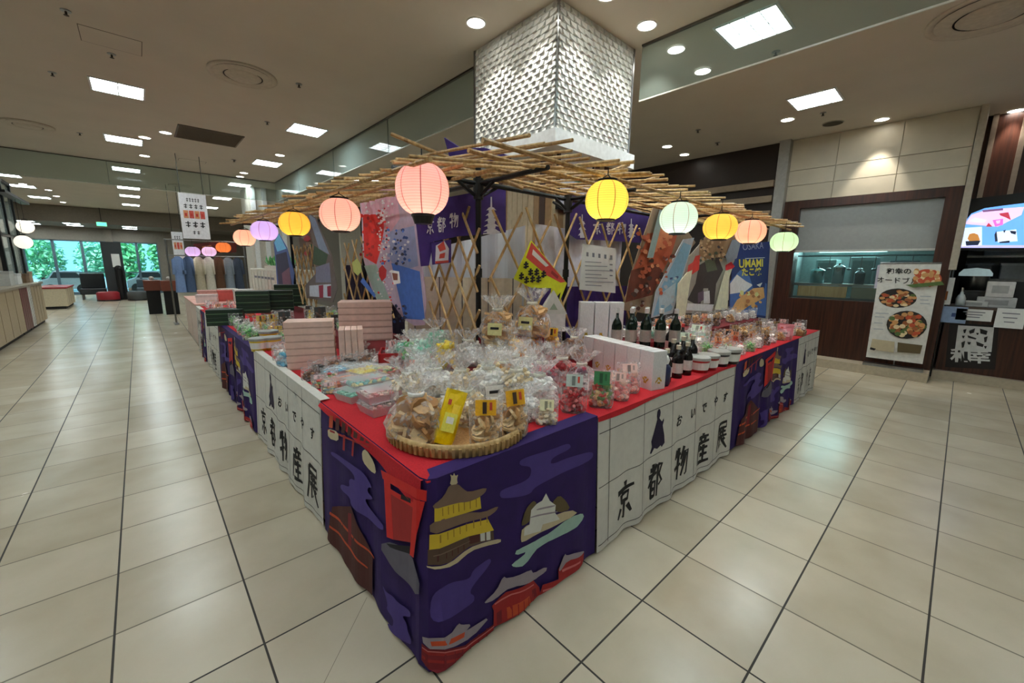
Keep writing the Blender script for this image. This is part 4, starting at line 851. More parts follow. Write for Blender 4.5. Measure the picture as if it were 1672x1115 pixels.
arts = pagoda(645, 470, 110, 175) + [(1, [(590, 640), (700, 628), (700, 636), (590, 648)])]
for ch, x, yy in (('京', 245, 600), ('都', 318, 585), ('物', 395, 560)): arts += brush(ch, x, yy, 58, 100)
arts = [(m_, p) for m_, p in arts]
plate('shop_curtain', 'purple shop curtain with white pagoda and lettering left of the inner corner post', 'curtain', f, [(150, 500), (180, 440), (740, 335), (740, 635), (430, 660), (270, 695), (240, 850), (190, 855)], arts, 0, [PURN, NW, NR], .006)
g = [(1, [(285, 720), (340, 690), (370, 740), (365, 830), (280, 835)]), (2, [(295, 725), (335, 690), (350, 745), (310, 760)]), (2, [(280, 822), (368, 815), (366, 830), (282, 838)]), (2, [(310, 775), (345, 765), (340, 800), (305, 805)])]
plate('hanging_charm', 'white and red printed cloth hanging below the purple curtain left of the post', 'cloth', off(Y(1.20), 640, 220, 3.98), [(255, 700), (385, 680), (385, 830), (265, 845)], g, 0, [PURN, NW, NR], .006)
f = off(Y(1.18), 920, 240, 3.98)
arts = pagoda(440, 500, 62, 90, 4) + pagoda(120, 480, 70, 110, 3)
for ch, x in (('京', 215), ('都', 300), ('物', 370)): arts += brush(ch, x, 530, 56, 80)
plate('shop_curtain', 'purple shop curtain with white lettering behind the yellow lantern', 'curtain', f, [(20, 400), (60, 310), (330, 350), (560, 440), (530, 625), (250, 605), (90, 600), (30, 560)], arts, 0, [PURN, NW], .006)
# curtain screens closing the staff area
GREYC = mat('pale_grey_sheet', (212, 216, 224), .85, var=.06, scale=4)
def drape(name, label, pts, mats, base=0, wav=.02, n=40, lines=False, cat='screen'):
    a, b, z0, z1 = pts; a = Vector(a); b = Vector(b); d = (b-a); nr = Vector((d.y, -d.x, 0)).normalized(); m = MB(); vs = []
    for j in range(5):
        for k in range(n+1):
            s = k/n; zz = z0[0]*(1-s) + z0[1]*s; zt = z1[0]*(1-s)+z1[1]*s; p = a + d*s + nr*(wav*math.sin(s*19) + wav*.5*math.sin(s*43)); vs.append((p.x, p.y, zz + (zt-zz)*j/4))
    m.add(vs, [(j*(n+1)+k, j*(n+1)+k+1, (j+1)*(n+1)+k+1, (j+1)*(n+1)+k) for j in range(4) for k in range(n)], base)
    if lines:
        for s in (.08, .3, .52, .74, .94):
            k = int(s*n); q = [Vector(vs[j*(n+1)+k]) for j in range(5)]; e = d.normalized()*.004
            for sd in (1, -1): m.add([v - e + nr*.004*sd for v in q] + [v + e + nr*.004*sd for v in q], [(j, j+1, 6+j, 5+j) for j in range(4)], 1)
        zz = .45
        for sd in (1, -1): m.add([Vector(v)*(1-zz) + Vector(w)*zz + nr*.004*sd + Vector((0, 0, o)) for o in (-.004, .004) for v, w in zip(vs[0:n+1], vs[4*(n+1):5*(n+1)])], [(k, k+1, n+2+k, n+1+k) for k in range(n)], 1)
    return tag(m.build(name, mats), label, cat)
drape('cloth_screen', 'cream grid-lined cloth hanging behind the trellis at the inner corner', ((1.10, 2.2, 0), (1.70, 1.34, 0), (.0, .0), (1.36, 1.36)), [mat('cream_screen', (228, 216, 192), .85), LINE], wav=.012, lines=True)
drape('stock_sheet', 'pale blue-grey sheet covering stock behind the trellis', ((1.22, 2.25, 0), (1.80, 1.42, 0), (.0, .0), (1.56, 1.80)), [GREYC], wav=.022)
drape('cloth_screen', 'white cloth hanging behind the paper notice right of the second post', ((1.80, 1.30, 0), (3.0, 1.25, 0), (.0, .0), (1.80, 1.78)), [mat('screen_white', (222, 220, 228), .85)], wav=.02)
drape('cloth_screen', 'dark purple cloth hanging low behind the white cartons and bottles', ((1.62, 1.20, 0), (3.05, 1.18, 0), (.0, .0), (1.30, 1.28)), [PURN], wav=.02)
drape('cloth_screen', 'dark purple cloth behind the trellis over the second carton stack', ((1.12, 3.7, 0), (1.12, 2.3, 0), (.0, .0), (1.45, 1.45)), [mat('deep_purple', (34, 22, 48), .85)], wav=.02)
# posters of the right side
f = off(Y(.99), 920, 240, 3.98); rnd = random.Random(4)
arts = [(1, [(560, 560), (700, 540), (760, 500), (700, 700), (600, 900), (420, 880), (450, 800)]), (2, [(600, 520), (740, 480), (690, 640), (560, 700)]), (3, [(440, 800), (600, 760), (640, 800), (580, 960), (400, 1010)])]
arts += blobs(rnd, 90, 470, 560, 720, 950, 20, [1, 2, 3, 4, 1]) + [(5, [(560, 560), (610, 370), (660, 350), (600, 560), (560, 720), (520, 720)])] + blobs(rnd, 16, 410, 900, 560, 1050, 20, [3, 4, 6])
plate('temple_poster', 'tall slanting banner of brown temple roofs right of the trellis', 'banner', f, [(500, 640), (590, 370), (660, 340), (860, 620), (720, 800), (590, 1090), (390, 1060), (430, 850)], arts, 0, pm((150, 130, 106), (187, 96, 65), (221, 150, 106), (116, 60, 45), (77, 52, 45), (150, 177, 177), (160, 147, 138)), .006)
arts = [(1, [(640, 900), (780, 620), (830, 640), (700, 1060), (580, 1100)]), (2, [(620, 960), (730, 880), (720, 1000), (620, 1080)]), (3, [(690, 850), (745, 838), (750, 855), (690, 862)])] + blobs(rnd, 12, 640, 700, 780, 1050, 18, [1, 2, 0])
plate('pale_banner', 'narrow pale blue banner leaning beside the temple banner', 'banner', off(Y(.965), 920, 240, 3.98), [(600, 940), (780, 600), (850, 590), (800, 760), (710, 1080), (570, 1110)], arts, 0, pm((187, 199, 208), (138, 187, 213), (187, 213, 223), (77, 89, 138)), .006)
f = off(Y(.97), 1060, 320, 5.31)
arts = [(1, [(440, 380), (600, 300), (760, 330), (700, 520), (560, 560), (430, 520)]), (2, [(430, 600), (500, 560), (600, 540), (640, 640), (580, 760), (560, 960), (520, 960), (510, 800), (470, 800), (440, 960), (330, 900), (400, 760)]), (3, [(480, 560), (560, 540), (590, 640), (500, 660)]), (4, [(350, 640), (400, 520), (440, 510), (430, 640), (370, 680)]), (5, [(660, 600), (710, 570), (740, 610), (700, 650), (660, 640)]), (6, [(330, 930), (560, 940), (540, 1000), (320, 990)]), (7, [(420, 840), (470, 820), (470, 900), (420, 930)]), (6, [(470, 830), (520, 820), (525, 930), (470, 930)])]
arts += blobs(rnd, 60, 430, 350, 650, 560, 19, [1, 3, 8, 2]) + [(9, [(640, 520), (700, 380), (780, 380), (740, 540), (660, 580)])]
plate('street_banner', 'hanging banner of strolling figures in a lane, below the orange lantern', 'banner', f, [(310, 560), (420, 440), (500, 340), (780, 360), (740, 560), (700, 650), (690, 900), (560, 1010), (280, 1020), (300, 800)], arts, 0, pm((184, 179, 167), (174, 138, 101), (74, 62, 60), (101, 106, 84), (240, 77, 67), (235, 40, 52), (240, 240, 240), (113, 89, 106), (218, 187, 145), (150, 160, 172)), .006)
for i, (o, lb) in enumerate((([(250, 760), (330, 660), (375, 640), (350, 780), (310, 1060), (230, 1060)], 'cream hanging strip with red top left of the strolling-figures banner'), ([(610, 830), (660, 650), (720, 630), (690, 720), (680, 980), (570, 990)], 'cream hanging strip right of the strolling-figures banner'))):
    plate('hanging_strip', lb, 'banner', off(Y(.94), 1060, 320, 5.31), o, [(1, [o[1], (o[1][0]+8, o[1][1]-60), (o[2][0]+8, o[2][1]-70), o[2]])] if i == 0 else [], 0, pm((240, 240, 208), (240, 89, 82)), .005)
# blue food poster on its own stand at the end of the right side
f = off(Y(1.02), 1060, 320, 5.31); q = [f(740, 420), f(1050, 400), f(1010, 1050), f(690, 1010)]
arts = [(1, [(700, 740), (790, 640), (900, 720), (1020, 760), (1010, 1040), (700, 1000)]), (2, [(700, 760), (760, 680), (840, 740), (900, 770), (830, 830), (700, 850)]), (0, [(870, 700), (940, 680), (1005, 740), (1000, 800), (900, 800)]), (2, [(930, 770), (980, 750), (960, 790)]), (3, [(700, 1000), (760, 900), (900, 800), (990, 790), (1000, 880), (850, 960), (750, 1040)]), (2, [(830, 540), (1000, 532), (1000, 536), (830, 544)])]
arts += blobs(rnd, 16, 760, 830, 980, 960, 26, [3, 4, 5, 4])
pn = plate('food_poster', 'dark blue poster with yellow lettering and fried snacks at the right display end', 'poster', f, [(740, 415), (1050, 395), (1010, 1060), (690, 1010)], arts, 0, pm((30, 52, 116), (77, 116, 187), (240, 240, 240), (240, 187, 121), (187, 121, 72), (240, 235, 162)), .008)
def lay(fn, cx, cy, body, size, matl, host, bold=.0, sx=1.0, du=(1, 0), dv=(0, 1), lift=.006):
    """lettering on the plane of fn, around the spot (cx, cy), along the sheet's own directions"""
    o = fn(cx, cy); u = (fn(cx + du[0]*10, cy + du[1]*10) - o).normalized(); v = (fn(cx - dv[0]*10, cy - dv[1]*10) - o).normalized(); nr = u.cross(v).normalized()
    if nr.dot(CAM - o) < 0: nr = -nr
    m = MB(); put_text(m, body, size, lambda x, y: o + u*x + v*y + nr*lift, 0, bold, sx); return m.build('lettering', matl, host)
YEL = mat('letter_yellow', (232, 214, 40), .6)
lay(f, 885, 586, 'UMAMI', .17, YEL, pn, .004, 1.9, du=(1, -.04)); lay(f, 885, 662, 'たこ焼', .135, YEL, pn, .004, 2.1, du=(1, -.03)); lay(f, 900, 437, 'OSAKA', .14, mat('letter_pale', (150, 160, 190), .6), pn, .0, 1.9, du=(1, -.08))
# left side banners
f = off(X(.99), 380, 220, 3.98)
plate('pine_banner', 'narrow blue and dark hanging banner beyond the lilac lantern', 'banner', f, [(265, 700), (300, 640), (350, 730), (400, 900), (390, 1010), (290, 1010), (280, 850)], [(1, [(270, 700), (300, 645), (350, 740), (290, 760)]), (2, [(280, 780), (350, 760), (390, 990), (300, 1000)]), (3, [(320, 900), (370, 860), (380, 980), (330, 1000)])], 0, pm((84, 106, 162), (121, 199, 240), (57, 60, 84), (121, 89, 106)), .006)
plate('forest_banner', 'grey and green hanging banner between the orange and second pink lanterns', 'banner', f, [(480, 500), (540, 540), (640, 780), (680, 1000), (650, 1090), (480, 1060), (470, 980), (540, 900), (520, 700)], [(1, [(490, 510), (535, 545), (630, 780), (560, 740)]), (2, [(530, 720), (620, 780), (600, 860), (520, 840)]), (3, [(540, 860), (630, 830), (640, 960), (540, 960)]), (4, [(500, 980), (640, 970), (640, 1060), (500, 1050)]), (5, [(560, 980), (590, 975), (590, 1060), (565, 1060)]), (5, [(615, 985), (640, 980), (640, 1050), (618, 1050)])], 0, pm((121, 111, 106), (140, 155, 174), (69, 94, 72), (138, 140, 160), (218, 230, 240), (162, 57, 77)), .006)
plate('red_leaf_banner', 'dim red and green hanging cloth above the grey banner', 'banner', off(X(1.10), 380, 220, 3.98), [(420, 600), (560, 560), (600, 800), (520, 860), (440, 760)], blobs(rnd, 14, 450, 620, 560, 800, 28, [1, 2, 3]), 0, pm((106, 89, 77), (174, 72, 77), (65, 99, 74), (138, 121, 101)), .006)
# paper notice clipped to the trellis, and the yellow sale card
f = off(Y(.985), 820, 380, 6.195)
arts = [(1, [(850 + 60*k, 195 + 8*k), (872 + 60*k, 198 + 8*k), (872 + 60*k, 240 + 8*k), (850 + 60*k, 237 + 8*k)]) for k in range(5)]
for k, yy in enumerate((290, 330, 375, 415, 450, 490, 525)): arts.append((1, [(835, yy), (1000 + 60*(k % 3), yy + 8), (1000 + 60*(k % 3), yy + 15), (835, yy + 7)]))
for k in range(4): arts.append((1, [(1080, 260 + 55*k), (1110, 262 + 55*k), (1110, 275 + 55*k), (1080, 273 + 55*k)]))
plate('paper_notice', 'white printed notice clipped to the trellis right of the second post', 'notice', f, [(815, 110), (1150, 160), (1145, 610), (780, 575)], arts, 0, [PAPERW, mat('grey_print', (120, 122, 130), .8)], .003)
f = off(Y(.93), 820, 380, 6.195)
arts = [(1, [(295, 95), (640, 495), (590, 505), (450, 430), (240, 250)]), (3, [(310, 165), (470, 330), (440, 345), (300, 220)]), (4, [(500, 380), (570, 440), (560, 470), (490, 410)])]
for k, (x, y) in enumerate(((240, 330), (285, 400), (345, 400), (190, 440), (240, 480), (300, 470), (360, 470), (410, 420))):
    arts += [(2, [(x-26, y-16), (x+22, y-26), (x+24, y-8), (x-24, y)]), (2, [(x-10, y-38), (x+9, y-42), (x+5, y+34), (x-14, y+34)]), (2, [(x-28, y+12), (x+24, y+2), (x+26, y+18), (x-26, y+28)])]
arts += [(2, [(545, 640), (580, 600), (560, 690), (520, 760), (505, 750)])]
plate('sale_card', 'tilted yellow sale card with red banner and black brush marks', 'card', f, [(295, 78), (655, 510), (520, 860), (480, 850), (500, 560), (300, 560), (120, 465)], arts, 0, [mat('card_yellow', (222, 226, 40), .6), mat('card_red', (206, 74, 66), .6), INK, PAPERW, mat('card_deep_red', (150, 40, 44), .6)], .006)
# ================================================================== goods on the tables
CACHE = {}
def place(key, make, label, cat, loc, rz=0, sc=1, group=None):
    if key in CACHE: return dup(CACHE[key], loc, rz, label, sc, group)
    t = make(loc, rz, sc, label, cat, group); CACHE[key] = t; return t
def cluster(kind, n, rx, ry, z0, z1, seed, k=3):
    r = random.Random(seed); m = MB()
    for i in range(n):
        a = r.random()*2*PI; q = math.sqrt(r.random()); z = z0 + (z1-z0)*r.random(); f = 1 - .35*(z-z0)/max(.01, z1-z0)
        c = Vector((rx*q*math.cos(a)*f, ry*q*math.sin(a)*f, z)); R = Matrix.Rotation(r.random()*6, 3, Vector((r.random()-.5, r.random()-.5, r.random()-.5)).normalized()); mi = r.randrange(k)
        if kind == 'disc': m.cyl(c - R @ Vector((0, 0, .025)), c + R @ Vector((0, 0, .025)), .14, n=9, mi=mi)
        elif kind == 'ball': m.ball(c, .09, mi, 7, 5)
        elif kind == 'stick': m.cyl(c - R @ Vector((0, 0, .17)), c + R @ Vector((0, 0, .17)), .042, n=5, mi=mi)
        else: m.ball(c, .13, mi, 6, 4, (1, .7, .55), R)
    return m
PAL = {'cracker': ((206, 164, 112), (176, 128, 78), (228, 198, 150)), 'pale': ((236, 222, 190), (220, 200, 160), (246, 238, 220)), 'white': ((244, 242, 238), (228, 226, 224), (250, 248, 242)), 'berry': ((176, 60, 84), (120, 84, 100), (214, 176, 184)), 'pastel': ((226, 150, 160), (150, 200, 196), (240, 222, 160)), 'green': ((64, 150, 84), (130, 196, 120), (196, 224, 170)), 'amber': ((214, 150, 60), (188, 112, 44), (236, 200, 120)), 'red': ((190, 40, 48), (150, 26, 36), (226, 130, 130)), 'pink': ((238, 170, 160), (226, 130, 130), (248, 214, 200)), 'brown': ((110, 70, 44), (80, 50, 34), (150, 104, 64)), 'yellow': ((232, 206, 60), (214, 176, 40), (240, 228, 130)), 'mint': ((120, 196, 170), (90, 180, 150), (190, 226, 210)), 'mix': ((206, 90, 80), (110, 150, 90), (226, 200, 140)), 'dark': ((50, 42, 38), (78, 60, 50), (110, 92, 80)), 'orange': ((222, 110, 52), (196, 80, 40), (236, 170, 110)), 'blue': ((110, 190, 220), (80, 150, 200), (200, 226, 236))}
def pal(p): return [col(*c, .5) for c in PAL[p]]
def crinkle(prof, n, seed, amp, flat, ruff=.0, rk=7):
    r = random.Random(seed); ph = [r.random()*6 for _ in range(4)]; m = MB()
    jit = [[r.uniform(-1, 1) for _ in range(n)] for _ in prof]
    def f(a, k, R_, z):
        i = int(round(a/(2*PI)*n)) % n; e = 1 + amp*jit[k][i] + ruff*(k/len(prof))**2*math.sin(rk*a + ph[0]) + amp*.6*math.sin(3*a + ph[1] + z*4)
        return Vector((R_*e*math.cos(a), R_*flat*e*math.sin(a), z + amp*.10*jit[k][(i*3+1) % n]))
    m.lathe(prof, n, f=f); return m
def tied_bag(fill, kind, seed, ribbon_c=None, card=None):
    def make(loc, rz, sc, label, cat, group):
        t = thing('tied_snack_bag', label, cat, loc, rz, group, sc)
        crinkle([(.02, 0), (.36, .015), (.43, .12), (.44, .28), (.38, .45), (.24, .58), (.10, .66), (.09, .70), (.20, .80), (.30, .92), (.36, 1.0)], 22, seed, .10, .78, .30).build('film_bag', FILM, t)
        cluster(kind, 70, .36, .28, .08, .56, seed+1).build('snacks', pal(fill), t)
        m = MB(); m.lathe([(.11, .65), (.13, .67), (.13, .70), (.11, .72)], 12); m.build('tie_ribbon', col(*(ribbon_c or (226, 226, 214))), t)
        if card:
            m = MB().box((0, -.37, .30), (.34, .012, .26), 0, Matrix.Rotation(-.15, 3, 'X')); m.box((0, -.378, .32), (.2, .008, .05), 1, Matrix.Rotation(-.15, 3, 'X')); m.box((0, -.376, .25), (.26, .008, .025), 1, Matrix.Rotation(-.15, 3, 'X')); m.build('label_card', [col(*card), INK], t)
        return t
    return make
def pouch(fill, kind, seed, header=None, hs=.3, body=None, mark=None):
    """cellophane pouch, wide at its foot and flat at the top seam; opaque when body is a colour"""
    def make(loc, rz, sc, label, cat, group):
        t = thing('snack_pouch', label, cat, loc, rz, group, sc)
        r = random.Random(seed); m = MB(); n = 20; prof = [(.30, 0, .17), (.32, .10, .19), (.33, .30, .18), (.33, .52, .13), (.33, .74, .06), (.335, .92, .012), (.335, 1.0, .006)]; vs = []
        for k, (w, z, d) in enumerate(prof):
            for i in range(n):
                a = 2*PI*i/n; e = 1 + r.uniform(-.05, .05); cx = math.copysign(abs(math.cos(a))**.6, math.cos(a)); sy = math.copysign(abs(math.sin(a))**.8, math.sin(a)); vs.append((w*cx*(1 if k else .96), d*sy*e + .02*math.sin(z*9 + cx*3)*(0 < k < 6), z + .012*r.uniform(-1, 1)*(0 < k < 6)))
        m.add(vs, [(k*n+i, k*n+(i+1) % n, (k+1)*n+(i+1) % n, (k+1)*n+i) for k in range(len(prof)-1) for i in range(n)] + [tuple(range(n))[::-1]])
        m.build('packet' if body else 'film_bag', mat('foil_%d_%d_%d' % body, body, .28) if body else FILM, t)
        if not body: cluster(kind, 48, .26, .13, .07, .64, seed+1).build('snacks', pal(fill), t)
        if header:
            m = MB()
            if body: m.box((0, -.19, .40), (.40, .012, .34), 0, Matrix.Rotation(-.10, 3, 'X')); m.box((0, -.205, .44), (.22, .012, .12), 1, Matrix.Rotation(-.10, 3, 'X')); m.box((-.14, -.115, .76), (.10, .012, .10), 2, Matrix.Rotation(-.22, 3, 'X'))
            else: m.box((0, -.10, 1-hs*.5-.03), (.40, .016, hs), 0, Matrix.Rotation(-.24, 3, 'X')); m.box((-.02, -.115, 1-hs*.5-.03), (.08, .012, hs*.75), 1, Matrix.Rotation(-.24, 3, 'X')); m.box((.10, -.113, 1-hs*.5), (.05, .012, hs*.5), 2, Matrix.Rotation(-.24, 3, 'X'))
            m.build('label_card', [col(*header), col(*(mark or ((60, 40, 30) if header[2] < 80 else tuple(int(v*.62) for v in header)))), col(*((200, 70, 50) if body or seed % 3 == 0 else tuple(int(v*.75) for v in header)))], t)
        return t
    return make
def face_cam(p): return math.atan2(CAM.y - p.y, CAM.x - p.x) + PI/2     # turns a thing's front (-Y side) towards the aisle corner
def seat(px, py, z):
    """the spot on the table or on one of its red steps that a sight line reaches"""
    def on_step(p): return (.55 < p.x <= 1.0 and .66 < p.y < 5.4) or (1.0 < p.x < 5.2 and .56 < p.y)
    if .84 < z < .95:
        p = G(px, py, .853)
        if .93 < p.x < 1.58: p.y = min(p.y, .82)
        elif p.x > 1: p.y = min(p.y, .95)
        else: p.x = min(p.x, .95)
        if on_step(p): return p
        z = TZ
    if z > .95: return G(px, py, z)
    p = G(px, py, z)
    if on_step(p):
        if p.x > 1.0: p.y = .50
        elif p.y - .66 < p.x - .55: p.y = .60
        else: p.x = .49
    if p.x > 1.0: p.y = max(p.y, .07)
    else: p.x = max(p.x, .075); p.y = max(p.y, .07)
    return p
def put(px, py, hpx, z, key, maker, label, cat='snack bag', group='bags of snacks', turn=0, wide=1.0, lo=.035):
    p = seat(px, py, z)
    s = hpx*dep(p)/FPX
    return place(key, maker, label, cat, p, face_cam(p) + turn, (s*wide, s*wide, s), group)
rnd = random.Random(77)
# ---- round bamboo tray with its contents
tp = Vector((.335, .305, TZ)); TR = .295
t = thing('bamboo_tray', 'round woven bamboo tray on the front corner of the table', 'tray', tp)
m = MB(); m.lathe([(.001, .006), (TR*.5, .006), (TR-.01, .010)], 40); m.build('woven_base', wood('tray_weave', (150, 104, 56), (196, 150, 92), .6, (40, 40, 1), 3), t)
MB().lathe([(TR-.014, .008), (TR-.016, .05), (TR-.004, .056), (TR+.004, .05), (TR+.002, .004), (TR-.010, .002)], 48).build('rim', BAMBOO, t, smooth=True)
m = MB()
for k in range(76):
    a = 2*PI*k/76; u = Vector((math.cos(a), math.sin(a), 0)); m.box(u*(TR+.005) + Vector((0, 0, .026)), (.014, .011, .034), 0, Matrix.Rotation(a, 3, 'Z'))
m.build('rim_lashing', BAMBOO_D, t)
zb = TZ + .0125
put(682, 716, 112, zb, 'tb_cr', tied_bag('cracker', 'disc', 3, (240, 240, 236), None), 'large clear bag of brown crackers at the left of the bamboo tray', wide=.95)
p = G(722, 724, zb); s = 86*dep(p)/FPX
o = place('packet_y', pouch(None, None, 9, (236, 224, 90), body=(236, 198, 8), mark=(240, 236, 220)), 'bright yellow packet leaning in the front of the bamboo tray', 'packet', p, face_cam(p) + .05, (s*.62, s*.8, s*1.04)); o.rotation_euler = (-.30, .32, face_cam(p))
put(795, 728, 82, zb, 'po_or', pouch('cracker', 'disc', 15, (240, 178, 30), .30), 'cracker bag with orange label in the right front of the bamboo tray', wide=1.0)
put(838, 712, 82, zb, 'po_or', None, 'cracker bag with orange label at the right rim of the bamboo tray', turn=.5)
put(762, 690, 80, zb, 'tb_pale', tied_bag('pale', 'stick', 31), 'clear bag of pale sticks standing behind the yellow packet')
# ---- rows of crinkly clear bags behind the tray
names = ['first', 'second', 'third', 'fourth', 'fifth', 'sixth', 'seventh', 'eighth', 'ninth', 'tenth', 'eleventh', 'twelfth', 'thirteenth', 'fourteenth', 'fifteenth', 'sixteenth']
def row(pts, z, hpx, kinds, what, cat='snack bag', wide=1.0, group=None):
    for i, (px, py) in enumerate(pts):
        k = kinds[i % len(kinds)]; fill, kind, form, extra = k
        key = 'r_%s_%s_%s_%s' % (fill, kind, form, extra); mk = tied_bag(fill, kind, 50 + len(CACHE), card=extra) if form == 't' else pouch(fill, kind, 50 + len(CACHE), extra)
        put(px, py, hpx*(1 + .06*math.sin(i*2.3)), z, key, mk, what % names[i], cat, group or 'bags of snacks', rnd.uniform(-.5, .5), wide)
row([(668, 664), (712, 660), (752, 657), (797, 657), (842, 660), (880, 664)], TZ, 84, [('pale', 'stick', 't', None), ('white', 'chunk', 't', None), ('pale', 'stick', 't', None), ('white', 'chunk', 't', (232, 232, 226))], 'crinkled bag of pale sweets, %s from left in the row behind the bamboo tray')
row([(716, 634), (757, 630), (798, 630), (838, 632), (866, 634)], TZ, 76, [('white', 'stick', 't', (236, 236, 230)), ('pale', 'stick', 't', None), ('amber', 'stick', 't', None), ('white', 'chunk', 't', None)], 'crinkled clear bag, %s from left in the second row behind the bamboo tray')
row([(690, 600), (728, 604), (766, 596), (806, 594), (846, 596)], .855, 64, [('mint', 'chunk', 'p', None), ('yellow', 'chunk', 'p', None), ('white', 'stick', 't', None), ('pale', 'chunk', 'p', (230, 226, 190)), ('amber', 'chunk', 'p', None)], 'clear packet, %s from left on the red step behind the bamboo tray')
row([(676, 588), (712, 572), (742, 566)], .86, 50, [('green', 'chunk', 't', None), ('mint', 'chunk', 't', None), ('green', 'chunk', 'p', None)], 'green sweet bag, %s from the left beside the red bin')
row([(812, 556), (868, 548)], 1.0, 74, [('cracker', 'disc', 't', (220, 214, 150))], 'tall tied cracker bag on the top step below the sale card, %s from left', wide=.9)
row([(820, 586), (868, 582), (902, 578), (936, 584)], .93, 48, [('pale', 'stick', 'p', (220, 214, 150)), ('amber', 'chunk', 'p', None), ('amber', 'chunk', 'p', (236, 190, 60)), ('brown', 'chunk', 't', None)], 'amber packet, %s from left in the row before the tall cracker bags')
row([(884, 640), (916, 636), (948, 640)], TZ, 74, [('berry', 'ball', 't', None), ('red', 'ball', 't', None), ('berry', 'ball', 't', (226, 226, 226))], 'bag of purple-pink sweets, %s from left in the group before the white cartons')
put(892, 692, 44, TZ, 'cream_bag', pouch('pale', 'chunk', 61, (236, 232, 190), .4), 'cream coloured bag lying on the right table edge by the tray', wide=1.3)
put(860, 684, 60, TZ, 'twist', tied_bag('white', 'chunk', 62, (236, 236, 240)), 'white twisted bag just right of the bamboo tray')
put(936, 672, 66, TZ, 'red_bag', pouch('red', 'stick', 63, (200, 214, 206), .3), 'clear bag of red sticks with pale green label on the right table edge')
put(982, 664, 62, TZ, 'green_bag', pouch('mix', 'chunk', 64, (60, 130, 80), .35), 'bag with green header and yellow-orange sweets on the right table edge')
for i, (px, py, h) in enumerate(((1008, 652, 48), (1024, 640, 50), (1042, 628, 40))): put(px, py, h, TZ, 'pink_bag', pouch('pink', 'chunk', 65, (244, 206, 196), .3), 'pink snack bag in front of the white cartons, %s from the left' % names[i], turn=.3*i, wide=1.2)
# ---- clear trays of sweets on the left corner
def sweet_tray(fill, kind, seed, tone):
    def make(loc, rz, sc, label, cat, group):
        t = thing('clear_sweet_tray', label, cat, loc, rz, group, sc); m = MB()
        m.add([(-.5, -.32, 0), (.5, -.32, 0), (.5, .32, 0), (-.5, .32, 0), (-.56, -.38, .20), (.56, -.38, .20), (.56, .38, .20), (-.56, .38, .20)], [(0, 3, 2, 1), (0, 1, 5, 4), (1, 2, 6, 5), (2, 3, 7, 6), (3, 0, 4, 7)]); m.build('tray_base', col(*tone), t)
        q = random.Random(seed); m = MB()
        for i in range(8):
            for j in range(5):
                R = Matrix.Rotation(q.random()*3, 3, 'Z'); c = (-.44 + .125*i, -.27 + .135*j, .15 + q.random()*.05); k = q.randrange(3)
                if kind == 'ball': m.ball(c, .066, k, 7, 5)
                else: m.box(c, (.11, .08, .08), k, R)
        m.build('sweets', pal(fill), t)
        m = MB(); m.add([(-.56, -.38, .205), (.56, -.38, .205), (.56, .38, .205), (-.56, .38, .205), (-.50, -.33, .30), (.50, -.33, .30), (.50, .33, .30), (-.50, .33, .30)], [(0, 1, 5, 4), (1, 2, 6, 5), (2, 3, 7, 6), (3, 0, 4, 7), (4, 5, 6, 7)]); m.build('lid', CLEAR, t)
        return t
    return make
def trays(spec, group):
    for (px, py, w, z, fill, kind, tone, label, turn) in spec:
        p = G(px, py, z); s = w*dep(p)/FPX; place('tray_%s_%s' % (fill, kind), sweet_tray(fill, kind, 70 + len(CACHE), tone), label, 'sweet tray', p, face_cam(p) + turn, s, group)
T0 = TZ; T1 = TZ + .055
trays([(632, 668, 70, T0, 'pink', 'box', (224, 196, 204), 'clear tray of pink sweets on the red cloth left of the bamboo tray, lower one', .5), (628, 650, 66, T1, 'pink', 'box', (224, 196, 204), 'clear tray of pink sweets resting on the tray left of the bamboo tray', .42),
 (590, 648, 62, T0, 'mint', 'box', (214, 222, 220), 'clear tray of mint sweets near the left table edge, nearest the purple cloth', .6), (600, 632, 62, T0 + .03, 'pastel', 'ball', (226, 214, 216), 'clear tray of pastel balls behind the mint sweets', .5),
 (652, 634, 60, T0, 'pastel', 'ball', (226, 214, 216), 'clear tray of pastel balls below the pink-topped box', .4), (560, 630, 52, T0, 'orange', 'box', (220, 196, 170), 'clear tray of orange sweets along the left table edge', .6), (606, 614, 58, T0, 'yellow', 'ball', (230, 226, 190), 'clear tray of yellow and cream sweets in the middle of the left table', .5),
 (646, 612, 58, T0, 'mix', 'ball', (226, 220, 190), 'clear tray of red and green sweets in front of the red bin', .45), (556, 610, 46, T0, 'blue', 'box', (206, 222, 228), 'clear tray of blue sweets near the left table edge', .6), (586, 604, 46, T0, 'white', 'box', (220, 220, 224), 'clear tray of white sweets behind the blue ones', .5)], 'clear trays of sweets')
for i, (px, py, h, key, fill, lb) in enumerate(((520, 612, 26, 'dk', 'dark', 'dark wrapped packet in front of the pink cartons, leftmost'), (546, 606, 26, 'br', 'brown', 'brown wrapped packet in front of the pink cartons, second from left'), (572, 602, 26, 'dk', 'dark', 'dark wrapped packet in front of the pink cartons, third from left'), (598, 600, 30, 'br', 'brown', 'brown wrapped packet in front of the standing pink cartons'), (620, 600, 28, 'wh', 'white', 'white wrapped packet left of the red bin'), (500, 622, 24, 'br', 'brown', 'brown wrapped packet at the left edge of the pink cartons'), (536, 620, 22, 'bl', 'blue', 'pale blue wrapped packet near the left table edge'))):
    put(px, py, h, TZ, 'low_' + key, pouch(fill, 'chunk', 90 + len(CACHE)), lb, turn=rnd.uniform(-.6, .6), wide=1.7)
put(700, 632, 52, TZ, 'pinktop', pouch('pink', 'chunk', 97, (240, 160, 150), .4), 'pink-topped packet standing right of the pastel ball trays', wide=1.1)
